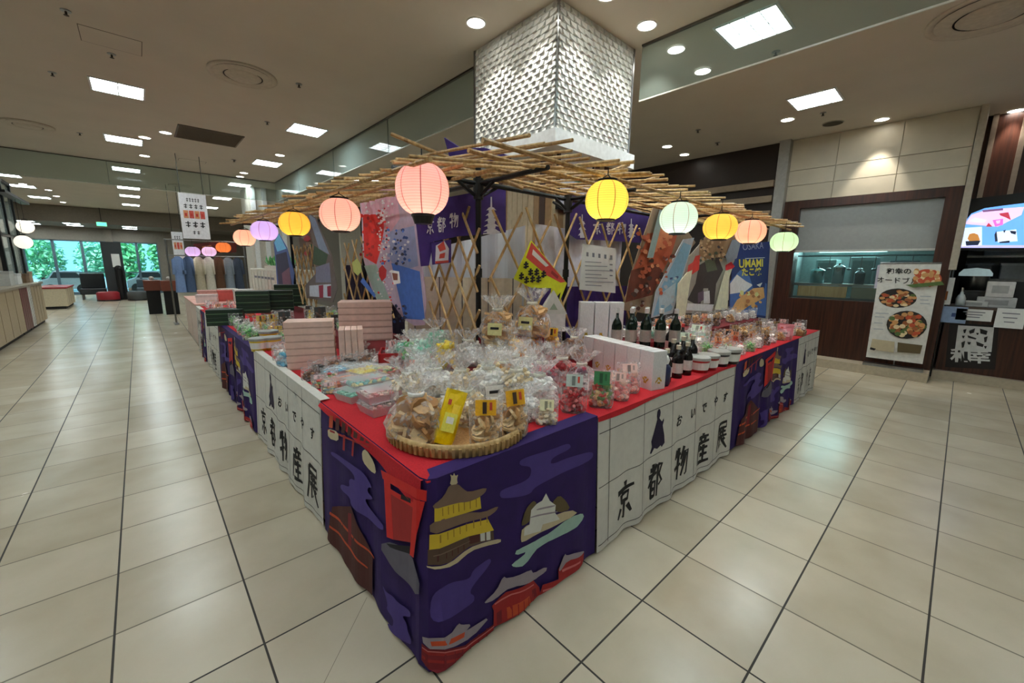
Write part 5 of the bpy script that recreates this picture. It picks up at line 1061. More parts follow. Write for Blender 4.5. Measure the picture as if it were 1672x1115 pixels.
# ---- pale pink cartons
CART = mat('pink_carton', (226, 196, 182), .6); CARTE = mat('carton_edge', (196, 164, 150), .7)
def carton(w, d, h):
    def make(loc, rz, sc, label, cat, group):
        t = thing('gift_carton', label, cat, loc, rz, group, sc); MB().bx(-w/2, -d/2, 0, w/2, d/2, h*.86).build('box_base', CARTE, t, bevel=.002); MB().bx(-w/2-.002, -d/2-.002, h*.22, w/2+.002, d/2+.002, h*.985).build('lid', CART, t, bevel=.002); return t
    return make
ordn = ['bottom', 'second from the bottom', 'third from the bottom', 'fourth from the bottom', 'fifth from the bottom', 'second from the top', 'top']
a = Vector((.03, 1.88, TZ)); b = Vector((.31, 1.77, TZ)); rz = math.atan2(b.y-a.y, b.x-a.x); nrm = Vector((-math.sin(rz), math.cos(rz), 0)); c = (a+b)/2 + nrm*.10
for k in range(7): place('cart_a', carton(.30, .20, .047), '%s pale pink carton of the front lying stack' % ordn[k], 'carton', c + Vector((rnd.uniform(-.003, .003), rnd.uniform(-.003, .003), .047*k)), rz, 1, 'pale pink cartons')
u = (b-a).normalized()
for k in range(4): place('cart_b', carton(.034, .20, .27), 'pale pink carton standing on end, %s from the left beside the front stack' % names[k], 'carton', b + u*(.05 + .041*k) + nrm*.08 + Vector((0, 0, 0)), rz, 1, 'pale pink cartons')
for k in range(6): place('cart_c', carton(.40, .24, .052), '%s pale pink carton of the rear stack below the trellis' % (ordn[k] if k < 4 else ('second from the top', 'top')[k-4]), 'carton', Vector((.78, 2.16, .992 + .0)) + Vector((-.07, 0, -.14 + .052*k)), -.45, 1, 'pale pink cartons')
# ---- red bin with white packs, tubs and green goods of the left side
p = G(658, 606, TZ); t = thing('red_bin', 'red open box of white packs in front of the rear carton stack', 'box', (p.x+.06, p.y+.08, TZ), -.5)
MB().bx(-.17, -.12, 0, .17, .12, .012).bx(-.17, -.12, 0, .17, -.108, .13).bx(-.17, .108, 0, .17, .12, .13).bx(-.17, -.12, 0, -.158, .12, .13).bx(.158, -.12, 0, .17, .12, .13).build('open_box', mat('bin_red', (170, 20, 26), .4), t)
for i, (dx, dy, a_) in enumerate(((-.09, -.03, .3), (.0, .03, 1.2), (.09, -.02, .8), (-.03, -.05, 2.2))):
    q = Vector((p.x+.06 + dx*.88 + dy*.48, p.y+.08 - dx*.48 + dy*.88, TZ + .07)); s = .14
    place('whitepack', pouch('white', 'chunk', 120, (226, 190, 190), .3), 'white snack pack in the red bin, %s from the left' % names[i], 'snack bag', q, a_, s, 'packs in the red bin')
def tub(c, lidc):
    def make(loc, rz, sc, label, cat, group):
        t = thing('lidded_tub', label, cat, loc, rz, group, sc); MB().lathe([(.001, 0), (.34, 0), (.40, .5), (.40, .52)], 20).build('tub', c, t, smooth=True); MB().lathe([(.43, .50), (.43, .60), (.40, .62), (.001, .62)], 20).build('lid', lidc, t); MB().lathe([(.362, .12), (.398, .42)], 20).build('label_band', PAPERW, t); return t
    return make
for i, (px, py, key, lb) in enumerate(((424, 572, 'yt', 'yellow lidded tub nearest the white skirt cloth on the left side'), (446, 570, 'yt', 'yellow lidded tub right of the nearest yellow tub'), (440, 560, 'yt', 'yellow lidded tub in the back of the yellow group'))):
    p = G(px, py, TZ); s = 34*dep(p)/FPX; place('tub_y', tub(mat('tub_yellow', (226, 196, 40), .4), mat('tub_lid', (150, 156, 150), .4)), lb, 'tub', p, 0, s, 'yellow tubs')
put(440, 602, 38, TZ, 'bluebag', tied_bag('blue', 'chunk', 130), 'tied bag of pale blue sweets left of the pink cartons', wide=1.2)
row([(472, 596), (450, 590), (462, 582), (476, 574)], TZ, 26, [('pink', 'chunk', 'p', (226, 190, 180)), ('white', 'chunk', 'p', None)], 'small packet, %s in the gap between the yellow tubs and the pink cartons', wide=1.5)
row([(486, 640), (506, 634), (522, 628), (540, 622), (520, 646), (536, 640)], TZ, 20, [('mix', 'ball', 'p', None), ('pastel', 'ball', 'p', (230, 200, 200)), ('brown', 'chunk', 'p', None)], 'little sweet packet, %s in the group at the left edge before the pink cartons', wide=1.8)
row([(618, 590), (640, 584), (660, 578), (686, 576)], .855, 34, [('white', 'chunk', 't', None), ('pink', 'chunk', 'p', (226, 206, 200)), ('mint', 'chunk', 't', None)], 'sweet bag, %s from the left on the step behind the red bin', wide=1.2)
for i, (px, py, h) in enumerate(((398, 556, 24), (412, 550, 24), (388, 548, 22), (404, 542, 22))): put(px, py, h, TZ, 'veg', pouch('green', 'stick', 131, None), 'bag of green leaves on the left side, %s from the left near the yellow tubs' % names[i], turn=.4*i, wide=1.6)
for i, (px, py, h) in enumerate(((428, 540, 26), (446, 538, 26), (462, 536, 26))): put(px, py, h, .86, 'amb', pouch('yellow', 'chunk', 132, (190, 160, 70), .3), 'bag of golden snacks on the step above the yellow tubs, %s from the left' % names[i], wide=1.3)
for i, (px, py, h) in enumerate(((484, 536, 30), (504, 532, 30), (524, 530, 30), (544, 528, 30), (560, 526, 28))): put(px, py, h, .86, ('dkb', 'gnb')[i % 2], pouch(('dark', 'green')[i % 2], 'chunk', 133 + i, (40, 44, 44) if i % 2 == 0 else None, .4), 'dark bag on the step behind the pink cartons, %s from the left' % names[i], wide=1.4)
DG = mat('dark_green_box', (26, 48, 34), .5)
def green_box(loc, rz, sc, label, cat, group):
    t = thing('green_gift_box', label, cat, loc, rz, group, sc); MB().bx(-.5, -.3, 0, .5, .3, .26).build('box_base', DG, t, bevel=.01); m = MB()
    m.bx(-.505, -.305, .11, .505, .305, .135); m.build('pale_stripe', mat('stripe_green', (96, 128, 92), .6), t); return t
for i, (px, py, z, n, w) in enumerate(((374, 532, TZ, 2, 50), (420, 512, .86, 3, 46), (462, 508, .86, 3, 42), (480, 500, .86, 3, 44))):
    p = G(px, py, z); s = w*dep(p)/FPX
    for k in range(n): place('gbox', green_box, 'dark green gift box, %s of the %s pile on the left side' % (('lowest', 'middle', 'topmost')[k if n == 3 else k*2], names[i]), 'gift box', p + Vector((0, .15, .262*s*k)), -.25, s, 'dark green gift boxes')
t = thing('potted_greens', 'planter of green leaves on top of the white covered stand', 'plants', (1.2, 7.0, 1.36)); MB().bx(-.12, -.6, 0, .12, .6, .06).build('planter', mat('planter_white', (206, 204, 192), .7), t)
m = MB(); r2 = random.Random(3)
for k in range(150):
    v = Vector((r2.uniform(-.12, .12), r2.uniform(-.58, .58), .06)); d = Vector((r2.uniform(-.1, .1), r2.uniform(-.1, .1), r2.uniform(.06, .2))); s_ = Vector((-d.y, d.x, 0)).normalized()*.018; m.poly([v, v + d*.6 + s_, v + d, v + d*.6 - s_], r2.randrange(2))
m.build('leaves', pal('green')[:2], t)
t = thing('covered_stand', 'tall stand under a white cloth behind the green gift boxes, with plants on top', 'stand', (1.06, 6.3, 0)); MB().bx(0, 0, .0, .5, 2.6, 1.36).build('white_cover', mat('stand_cover', (212, 210, 196), .85), t, bevel=.02); m = MB()
for k in range(9): m.cyl((-.004, .15 + .28*k, .05), (-.012, .16 + .28*k + .03*math.sin(k), 1.33), .012, .006)
m.build('cloth_folds', mat('stand_cover', (212, 210, 196), .85), t, smooth=True); MB().bx(-.006, .5, 1.18, -.002, 2.2, 1.22).bx(-.006, 1.2, .5, -.002, 1.4, .62).build('print', mat('grey_print', (120, 122, 130), .8), t)
# ---- white cartons, gable box, bottles and jars of the right side
WB = mat('white_carton', (226, 226, 226), .45); GOLD = mat('gold_print', (190, 160, 40), .4)
def white_box(loc, rz, sc, label, cat, group):
    t = thing('white_carton', label, cat, loc, rz, group, sc); MB().bx(-.5, -.5, 0, .5, .5, 1).build('box', WB, t, bevel=.012); m = MB()
    for dx, dz in ((-.14, .24), (.0, .30), (.12, .25), (.02, .18)): m.box((dx, -.503, dz), (.2, .006, .05), 0, Matrix.Rotation(dx*3, 3, 'Y')); m.box((-.503, dx, dz), (.006, .2, .05), 0, Matrix.Rotation(dx*3, 3, 'X'))
    m.build('gold_mark', GOLD, t); MB().bx(-.5, -.006, 1.0, .5, .006, 1.004).build('lid_seam', mat('seam_grey', (150, 150, 150), .7), t); return t
A0 = Vector((1.60, .075, TZ)); A1 = Vector((1.72, .60, TZ)); d = A1-A0; rz = math.atan2(d.y, d.x) - PI/2
for k in range(6): place('wbox', white_box, 'white carton with gold mark, %s of the long row counted from the table edge' % names[k], 'carton', A0 + d*(k/5), rz, (.115, .102, .235), 'white cartons')
for k in range(3): place('wbox', white_box, 'tall white carton with gold mark on the step, %s from the left' % names[k], 'carton', Vector((1.87 + .085*k, .80 - .075*k, .855)), -.75, (.105, .09, .345), 'white cartons')
p = Vector((1.62, .92, .99)); t = thing('gable_carton', 'white house-shaped carton left of the tall white cartons', 'carton', p, -.75); MB().bx(-.09, -.07, 0, .09, .07, .13).build('box', WB, t, bevel=.002); MB().prism([(-.10, -.075, .13), (.10, -.075, .13), (0, -.075, .30)], (0, .15, 0)).build('gable_top', mat('gable_pale', (216, 220, 216), .5), t)
MB().prism([(-.03, -.078, .16), (.03, -.078, .16), (0, -.078, .21)], (0, -.002, 0)).build('mark', col(150, 170, 150), t)
def bottle(body, cap, lab, slim=1.0):
    def make(loc, rz, sc, label, cat, group):
        t = thing('bottle', label, cat, loc, rz, group, sc); w = .13*slim
        gl = MB().lathe([(.001, 0), (w, 0), (w*1.02, .03), (w*1.02, .56), (w*.8, .66), (w*.36, .76), (w*.34, .90), (.001, .90)], 18).build('glass', body, t, smooth=True); MB().lathe([(w*.42, .87), (w*.44, .99), (.001, 1.0)], 14).build('cap', cap, t); MB().lathe([(w*1.04, .16), (w*1.04, .46)], 18).build('paper_label', lab, gl); return t
    return make
GB = mat('bottle_green_black', (14, 30, 22), .12); DB = mat('bottle_black', (16, 12, 12), .12); CW = mat('cap_white', (224, 224, 220), .4)
for i in range(9):
    q = Vector((2.02 + .085*(i % 5) + .02*(i//5), .62 - .075*(i % 5) + .13*(i//5), .855)); place('bot_g', bottle(GB, CW, mat('label_pale', (176, 176, 166), .7)), 'white-capped dark green bottle, %s in the %s row beside the tall white cartons' % (names[i % 5], ('front', 'back')[i//5]), 'bottle', q, rnd.uniform(-.4, .4), .305, 'green bottles')
for i, (px, py, h, lb) in enumerate(((1040, 560, 44, 'red-labelled dark bottle in front of the green bottles'), (1072, 574, 48, 'dark bottle right of the red-labelled one'))): p = seat(px, py, TZ); place('bot_r', bottle(DB, col(200, 60, 60), col(214, 190, 190), 1.1), lb, 'bottle', p, 0, h*dep(p)/FPX, 'dark bottles')
for i, (px, py) in enumerate(((1086, 622), (1104, 616), (1119, 611), (1096, 606), (1112, 602), (1127, 600))): p = G(px, py, TZ); place('bot_s', bottle(DB, mat('cap_cream', (206, 200, 176), .5), mat('label_white', (206, 206, 200), .7), 1.25), 'small black sauce bottle right of the white cartons, %s in the %s row' % (names[i % 3], ('front', 'back')[i//3]), 'bottle', p, rnd.random(), 54*dep(p)/FPX, 'black sauce bottles')
p = G(1096, 632, TZ); t = thing('wrapped_bottle', 'navy wrapped bottle with white band at the right table edge', 'bottle', (p.x, .06, TZ), .4, None, .19); MB().lathe([(.001, 0), (.2, 0), (.24, .1), (.24, .6), (.14, .75), (.001, .75)], 18).build('wrap', mat('navy_wrap', (30, 38, 78), .5), t, smooth=True); MB().lathe([(.15, .72), (.19, .86), (.12, 1.0), (.001, 1.0)], 16).build('white_cap', CW, t, smooth=True); MB().box((.26, 0, .42), (.06, .2, .84)).build('white_band', CW, t)
for i, (px, py, c, lb) in enumerate(((1140, 606, (176, 36, 40), 'red pot beside the black sauce bottles'), (1155, 602, (196, 60, 56), 'red pot right of the first red pot'), (1172, 596, (44, 48, 56), 'dark grey pot right of the red pots'), (1190, 592, (60, 52, 46), 'brown-black pot next to the dark grey pot'))):
    p = G(px, py, TZ); s = 40*dep(p)/FPX; place('jar_%d' % c[0], tub(col(*c, .4), mat('jar_lid', (170, 170, 164), .4)), lb, 'pot', p, 0, s, 'lidded pots')
row([(1106, 566), (1124, 562), (1142, 560), (1118, 576), (1138, 574)], .86, 34, [('white', 'chunk', 'p', None), ('mint', 'chunk', 'p', (210, 226, 206))], 'white packet, %s in the group behind the black sauce bottles', wide=1.5)
put(1294, 556, 26, TZ, 'pinkend', pouch(None, None, 180, (236, 180, 186), body=(220, 130, 140)), 'pink packet at the right end of the table', 'packet', wide=1.3)
def timber_tray(loc, rz, sc, label, cat, group):
    t = thing('timber_tray', label, cat, loc, rz, group, sc); w = wood('tray_timber', (120, 84, 48), (168, 128, 80), .6, (2, 14, 2))
    MB().bx(-.5, -.3, 0, .5, .3, .03).bx(-.5, -.3, 0, .5, -.27, .2).bx(-.5, .27, 0, .5, .3, .2).bx(-.5, -.3, 0, -.47, .3, .2).bx(.47, -.3, 0, .5, .3, .2).build('tray', w, t); cluster('chunk', 26, .42, .24, .05, .2, 5).build('goods', pal('cracker'), t); return t
for i, (px, py, z, w) in enumerate(((1168, 550, .86, 44), (1196, 544, .86, 44), (1212, 550, .86, 40), (1240, 548, .86, 44), (1316, 548, TZ, 34))):
    p = seat(px, py, z); p.y = min(p.y, .80); place('ttray', timber_tray, 'timber tray of brown snacks, %s from left at the right end of the display' % names[i], 'tray', p, .1, w*dep(p)/FPX, 'timber trays')
for i, (px, py) in enumerate(((1174, 556), (1190, 556))):
    p = seat(px, py, .86); t = thing('price_card', 'small black and white price card on the right table, %s one' % names[i], 'card', p, face_cam(p), 'price cards'); MB().box((0, 0, .05), (.07, .004, .1)).build('card', INK, t); MB().box((0, -.003, .05), (.035, .003, .06)).build('print', PAPERW, t)

# ---- rows of small packets filling the far lengths of both sides
PK = {'wg': ('white and green packet', 'green', 'chunk', (226, 234, 222)), 'w': ('white packet', 'white', 'chunk', None), 'o': ('orange snack packet', 'orange', 'stick', (214, 150, 110)), 'b': ('brown snack packet', 'brown', 'chunk', (150, 120, 80)), 'c': ('clear packet of crackers', 'cracker', 'disc', None), 'p': ('pink packet', 'pink', 'chunk', (240, 200, 196)), 'y': ('golden packet', 'yellow', 'chunk', (200, 170, 80)), 'g': ('green packet', 'green', 'stick', None), 'd': ('dark packet', 'dark', 'chunk', (60, 62, 60)), 'r': ('red packet', 'red', 'chunk', (226, 214, 206)), 'm': ('mint packet', 'mint', 'chunk', (216, 230, 222)), 'a': ('amber packet', 'amber', 'chunk', None)}
def field(seq, start, step, where, h=.125, wide=1.25, lie=.0):
    p = Vector(start)
    for i, ch in enumerate(seq):
        if ch != '-' :
            nm, fill, kind, hd = PK[ch]; q = p + Vector((rnd.uniform(-.02, .02), rnd.uniform(-.015, .015), .003))
            o = place('field_' + ch, pouch(fill, kind, 200 + len(CACHE), hd, .26), (nm + ', ' + where) % names[i], 'snack bag', q, face_cam(q) + rnd.uniform(-.5, .5), (h*wide, h*wide, h*rnd.uniform(.85, 1.15)), 'bags of snacks')
        p = p + Vector(step)
Z1 = .853
field('wgwgwbwcbwpw', (2.66, .10, TZ), (.225, 0, 0), '%s from the near end of the right front row', .13)
field('wgocobcbcwbp', (2.62, .27, TZ), (.225, 0, 0), '%s from the near end of the right second row', .13)
field('woobcobccbww', (2.70, .44, TZ), (.22, 0, 0), '%s from the near end of the right third row', .13)
field('wmwo--bb-cwww', (2.42, .64, Z1), (.22, 0, 0), '%s from the near end of the right lower step', .12)
field('wpwocpbcowcww', (2.48, .84, Z1), (.21, 0, 0), '%s from the near end of the right rear step', .12)
field('gwgdgwgdwgo', (.11, 3.30, TZ), (0, .20, 0), '%s past the yellow tubs in the left edge row', .13)
field('ydgyagdy', (.30, 2.62, TZ), (0, .21, 0), '%s past the yellow tubs in the left second row', .13)
field('gdydgady', (.46, 2.50, TZ), (0, .21, 0), '%s past the yellow tubs in the left third row', .13)
field('dgdydgyd', (.70, 2.55, Z1), (0, .17, 0), '%s past the yellow tubs on the left step', .13)
field('owrowprowr', (.14, 5.32, TZ), (0, .20, 0), '%s past the dark green boxes in the left edge row', .13)
field('oowwoprwo', (.40, 5.25, TZ), (0, .21, 0), '%s past the dark green boxes in the left second row', .13)
# ================================================================== restaurant front details
t = thing('serving_counter', 'dark timber counter of the restaurant with square emblem sign', 'counter', (BX, -3.0, 0))
MB().bx(0, -2.0, .12, .5, 1.98, .98).build('front', DWOOD, t); MB().bx(-.04, -2.0, .98, .6, 1.98, 1.02).build('worktop', mat('counter_dark_top', (52, 40, 34), .3), t)
MB().bx(-.05, -2.0, .985, -.04, 1.98, 1.015).build('edge_strip', mat('counter_edge', (84, 66, 54), .4), t)
fB = X(BX - .012)
def Q(x, y): return (1500 + x/4.645, 400 + y/4.645)
# emblem board with the two white characters below
eb = plate('emblem_sign', 'black board with white square emblem and two white characters on the counter front', 'sign', X(BX - .004), [Q(235, 590), Q(610, 610), Q(580, 945), Q(200, 925)], [], 0, [mat('emblem_black', (20, 14, 12), .5)], .004)
m = MB(); f = X(BX - .010)
P = [Q(300, 608), Q(572, 625), Q(552, 812), Q(275, 795)]; m.poly([f(*p) for p in P], 0); rr = random.Random(2); f2 = X(BX - .0125)
def sq(u, v): 
    a = Vector(P[0])*(1-u) + Vector(P[1])*u; b = Vector(P[3])*(1-u) + Vector(P[2])*u; q = a*(1-v) + b*v; return (q.x, q.y)
for (u, v, w, h, k) in ((.20, .22, .09, .14, .02), (.40, .20, .16, .12, .06), (.72, .22, .22, .20, -.04), (.18, .46, .08, .10, 0), (.42, .48, .26, .10, -.05), (.80, .50, .10, .20, .03), (.20, .76, .10, .22, .04), (.36, .70, .10, .10, .0), (.66, .74, .22, .16, -.05), (.82, .82, .08, .1, 0), (.56, .30, .08, .08, 0)):
    m.poly([f2(*sq(u-w/2, v-h/2+k)), f2(*sq(u+w/2, v-h/2-k)), f2(*sq(u+w/2-.02, v+h/2)), f2(*sq(u-w/2+.03, v+h/2+k))], 1)
m.build('emblem', [mat('emblem_white', (206, 206, 204), .5), mat('emblem_dark', (24, 20, 20), .5)], eb)
lay(X(BX - .010), *Q(322, 845), '和', .20, mat('emblem_white', (206, 206, 204), .5), eb, .006, 1.0, du=(1, .05), lift=.003); lay(X(BX - .010), *Q(460, 852), '幸', .20, mat('emblem_white', (206, 206, 204), .5), eb, .006, 1.0, du=(1, .05), lift=.003)
# things standing on the counter
def onc(px, x=BX + .12): p = at(px, 520, 0, x); return Vector((x, p.y, 1.02))
def pump(px, label, c):
    t = thing('pump_bottle', label, 'bottle', onc(px, BX+.05)); MB().lathe([(.001, 0), (.045, 0), (.048, .1), (.03, .15), (.018, .16), (.018, .19)], 16).build('bottle', c, t, smooth=True); MB().cyl((0, 0, .19), (0, 0, .23), .012).box((-.025, 0, .235), (.07, .02, .02)).build('pump', WHITE, t)
pump(1562, 'white pump bottle on the counter next to the roll-up banner', mat('pump_white', (206, 214, 216), .35))
t = thing('blue_notice', 'pale blue notice on the counter edge below the pump bottle', 'notice', (BX-.06, onc(1556).y, .90)); MB().box((0, 0, 0), (.012, .24, .22)).build('card', mat('pale_blue_card', (150, 172, 206), .6), t); MB().box((-.008, .0, 0), (.003, .04, .05)).build('print', mat('navy_print', (60, 80, 130), .7), t)
for i, (px, w, h, z, lb) in enumerate(((1588, .32, .15, .915, 'white menu card on the counter edge, above the emblem sign'), (1647, .24, .25, .90, 'white menu card on the counter edge, right of the emblem sign'))):
    t = thing('menu_card', lb, 'menu card', (BX-.06, onc(px).y, z), group='menu cards'); MB().box((0, 0, 0), (.012, w, h)).build('card', PAPERW, t); m = MB()
    for k in range(3): m.box((-.008, 0, h*(.25-.22*k)), (.003, w*(.6-.12*k), .012))
    m.build('print', mat('grey_print', (120, 122, 130), .8), t)
for i, (px, w, h, c, lb) in enumerate(((1584, .26, .07, (196, 196, 192), 'low white box on the counter behind the white menu card'), (1620, .34, .13, (186, 186, 184), 'pale till drawer on the restaurant counter'), (1580, .22, .2, (44, 46, 48), 'dark card terminal box on the restaurant counter'), (1652, .2, .34, (26, 26, 28), 'black till screen at the right end of the counter'), (1622, .24, .2, (206, 204, 200), 'white receipt box with grey print on the till drawer'))):
    x = BX + (.14, .16, .42, .30, .18)[i]; z = 1.02 + (.0, 0, 0, 0, .135)[i]; t = thing(('paper_box', 'cash_till', 'card_terminal', 'till_screen', 'receipt_box')[i], lb, ('box', 'till', 'terminal', 'screen', 'box')[i], Vector((x, onc(px, x).y, z))); MB().bx(-.07, -w/2, 0, .08, w/2, h).build('body', col(*c, .4), t, bevel=.006); MB().bx(-.074, -w*.3, h*.25, -.07, w*.3, h*.75).build('front_panel', col(*tuple(int(v*.8) for v in c), .4), t)
t = thing('rice_cooker', 'pale domed cooker behind the restaurant counter', 'cooker', Vector((8.6, at(1588, 470, 0, 8.6).y, 1.0))); MB().lathe([(.001, 0), (.14, 0), (.15, .35), (.15, .42)], 20).build('body', STEEL, t, smooth=True); MB().lathe([(.17, .42), (.17, .46), (.13, .52), (.001, .54)], 20).build('dome_lid', mat('glowing_cooker_lid', (196, 222, 222), .3, emit=.25), t, smooth=True)  # lid brightness is put in as a faint glow of its own, no lamp inside
for i, (y0, y1, h, c, lb) in enumerate(((-1.1, -2.0, 1.0, (110, 112, 114), 'steel back counter under the domed cooker'), (-2.05, -4.0, 1.0, (100, 104, 108), 'steel back counter at the right picture edge'))):
    t = thing('back_counter', lb, 'counter', (8.3, y0, 0), group='back counters'); MB().bx(0, y1-y0, 0, .6, 0, h-.04).build('body', col(*c, .4), t); MB().bx(-.03, y1-y0, h-.04, .62, 0, h).build('worktop', STEEL, t)
t = thing('kitchen_shelf', 'steel kitchen shelving behind the restaurant counter', 'shelf', (9.0, -2.2, 0))
for z in (1.35, 1.7, 2.05): MB().bx(0, -1.6, z, .35, 1.1, z+.03).build('shelf_board', STEEL, t)
MB().bx(.36, -1.6, .9, .39, 1.1, 2.4).build('backing', mat('kitchen_back', (104, 112, 116), .4), t)
for i, (y, z, c) in enumerate(((-1.25, 1.38, (60, 64, 70)), (-1.6, 1.38, (150, 156, 160)), (-2.0, 1.38, (90, 100, 110)), (-2.4, 1.38, (206, 150, 110)), (-1.4, 1.73, (70, 80, 90)), (-2.1, 1.73, (160, 170, 176)))):
    t = thing('kitchen_tub', 'kitchen tub on the steel shelving, %s one' % ('leftmost lower', 'second lower', 'third lower', 'orange lower', 'left upper', 'right upper')[i], 'tub', (8.98 + .15, y, z), group='tubs on the kitchen shelving'); MB().bx(-.13, -.13, 0, .13, .13, .22).build('tub', col(*c, .4), t, bevel=.01); MB().bx(-.14, -.14, .2, .14, .14, .235).build('lid', col(*tuple(min(255, v+20) for v in c), .4), t)
# menu screen
SXP = 7.62; f = X(SXP); EM = lambda n, c, e: mat(n, c, .4, emit=e, var=.1, scale=6)
q = [(1574, 326), (1690, 312), (1690, 412), (1567, 408)]
pn = plate('menu_screen', 'lit blue menu screen at the right picture edge', 'screen', f, q, [], 0, [BLACKP], .05)
m = MB(); f2 = X(SXP - .004)
def sc(*pts): return [(1500 + x/4.645, 200 + y/4.645) for x, y in pts]
def scr(mi, o, *pts): m.poly([X(SXP - .004 - o*.0012)(*p) for p in sc(*pts)], mi)
scr(0, 0, (318, 950), (345, 760), (400, 690), (500, 650), (640, 630), (850, 605), (880, 940)); scr(1, 1, (350, 770), (400, 700), (520, 660), (800, 640), (780, 700), (600, 790)); scr(5, 2, (420, 720), (520, 740), (500, 760), (380, 750)); scr(2, 2, (480, 665), (640, 650), (640, 665), (490, 680)); scr(3, 2, (610, 690), (680, 680), (700, 740), (660, 720), (620, 705)); scr(4, 3, (560, 740), (640, 730), (640, 775), (580, 790)); scr(1, 3, (585, 745), (620, 740), (615, 765), (592, 768)); scr(3, 3, (510, 790), (530, 760), (560, 790))
scr(5, 1, (340, 800), (480, 790), (480, 930), (325, 940)); scr(6, 2, (370, 880), (385, 845), (420, 838), (450, 850), (465, 890), (440, 905), (390, 908)); scr(7, 3, (355, 900), (470, 895), (450, 930), (360, 935)); scr(5, 2, (590, 830), (740, 810), (750, 900), (600, 910)); scr(7, 3, (575, 850), (590, 820), (600, 900), (580, 905)); scr(7, 3, (640, 820), (662, 812), (650, 840)); scr(7, 3, (690, 820), (740, 825), (735, 850), (700, 840)); scr(7, 3, (610, 905), (690, 895), (690, 912), (615, 915)); scr(8, 1, (318, 950), (322, 930), (880, 930), (880, 950))
m.build('picture', [EM('scr_blue', (110, 176, 250), .75), EM('scr_pale_pink', (226, 200, 240), .8), EM('scr_plum', (130, 90, 130), .6), EM('scr_red', (190, 60, 80), .7), EM('scr_pink', (226, 110, 200), .8), EM('scr_white', (216, 230, 250), .8), EM('scr_food', (206, 140, 70), .6), EM('scr_dark', (40, 50, 70), .5), EM('scr_violet', (190, 186, 240), .8)], pn)
MB().bx(SXP + .05, -2.0, 2.25, SXP + .28, -1.9, 2.35).build('wall_bracket', BLACK, pn)
# roll-up banner
fx = lambda px, py: at(px, py, 0, 7.06 - .0)
def bnr(x, y): return fx(1380 + x/5.067, 400 + y/5.067)
bn = plate('roll_up_banner', 'white roll-up banner with party platter pictures in front of the hatch', 'banner', bnr, [(292, 150), (800, 150), (640, 985), (172, 925)], [], 0, [mat('banner_white', (224, 222, 214), .6)], .012)
m = MB(); rr = random.Random(9); o_ = [0]
def bp(mi, *pts): o_[0] += 1; m.poly([at(1380 + x/5.067, 400 + y/5.067, 0, 7.056 - .0002*o_[0]) for x, y in pts], mi)
def ell(mi, cx, cy, rx, ry, tilt=0): bp(mi, *[(cx + rx*math.cos(2*PI*k/20), cy + ry*math.sin(2*PI*k/20) + tilt*rx*math.cos(2*PI*k/20)) for k in range(20)])
def platter(cx, cy, rx, ry, n):
    ell(3, cx, cy, rx, ry)
    for k in range(n):
        a = rr.random()*6.28; q = math.sqrt(rr.random())*.86; ell(rr.choice([4, 5, 6, 7, 5, 4, 8]), cx + rx*q*math.cos(a), cy + ry*q*math.sin(a), rx*.15, ry*.15)
platter(435, 440, 158, 80, 46); platter(510, 660, 168, 116, 60)
ell(8, 690, 270, 110, 70, .1)
for k in range(34): ell(rr.choice([4, 5, 6, 4, 8]), 690 + rr.uniform(-110, 90), 275 + rr.uniform(-75, 60), 22, 18)
bp(7, (500, 330), (800, 300), (820, 330), (560, 352))
for (x, y, w, h) in ((620, 420, 90, 6), (620, 450, 70, 6), (620, 480, 80, 6), (250, 560, 110, 6), (245, 590, 80, 6), (240, 640, 70, 6), (235, 690, 80, 6)): bp(2, (x, y), (x+w, y+4), (x+w, y+h+4), (x, y+h))
bp(9, (225, 775), (410, 800), (400, 890), (205, 860)); bp(10, (435, 805), (640, 830), (620, 900), (430, 885)); bp(1, (210, 845), (255, 858), (240, 872), (203, 862))
m.build('print', [PAPERW, INK, mat('faint_print', (170, 176, 184), .7), mat('platter_black', (36, 30, 28), .4), mat('food_tan', (206, 150, 92), .6), mat('food_brown', (160, 92, 48), .6), mat('food_cream', (230, 206, 160), .6), mat('food_green', (86, 110, 56), .6), mat('food_red', (196, 84, 50), .6), mat('print_beige', (206, 186, 150), .7), mat('print_olive', (206, 204, 160), .7)], bn)
lay(bnr, 445, 220, '和幸の', .085, INK, bn, .0015, 1.0, lift=.006); lay(bnr, 430, 297, 'オードブル', .09, INK, bn, .001, .95, du=(1, .05), lift=.006)
b0 = bnr(640, 985); b1 = bnr(172, 925)
MB().bx(7.0, min(b0.y, b1.y)-.02, .13, 7.13, max(b0.y, b1.y)+.02, .17).build('base', STEEL, bn); MB().tube([bnr(545, 160), bnr(545, 160) + Vector((.06, 0, .0)), Vector((7.10, bnr(405, 955).y, .17))], .008).build('pole', STEEL, bn); MB().cyl(bnr(292, 150), bnr(800, 150), .012).build('top_rail', STEEL, bn)
t = thing('food_notice', 'small white food notice beside the roll-up banner', 'notice', at(1538, 475, 0, 7.40)); MB().box((0, 0, 0), (.01, .2, .36)).build('card', PAPERW, t); MB().box((-.007, -.01, -.06), (.004, .1, .12)).build('picture', mat('food_brown', (160, 92, 48), .6), t)
MB().bx(-.004, -.03, -.60, .004, .03, -.18).build('stem', STEEL, t)
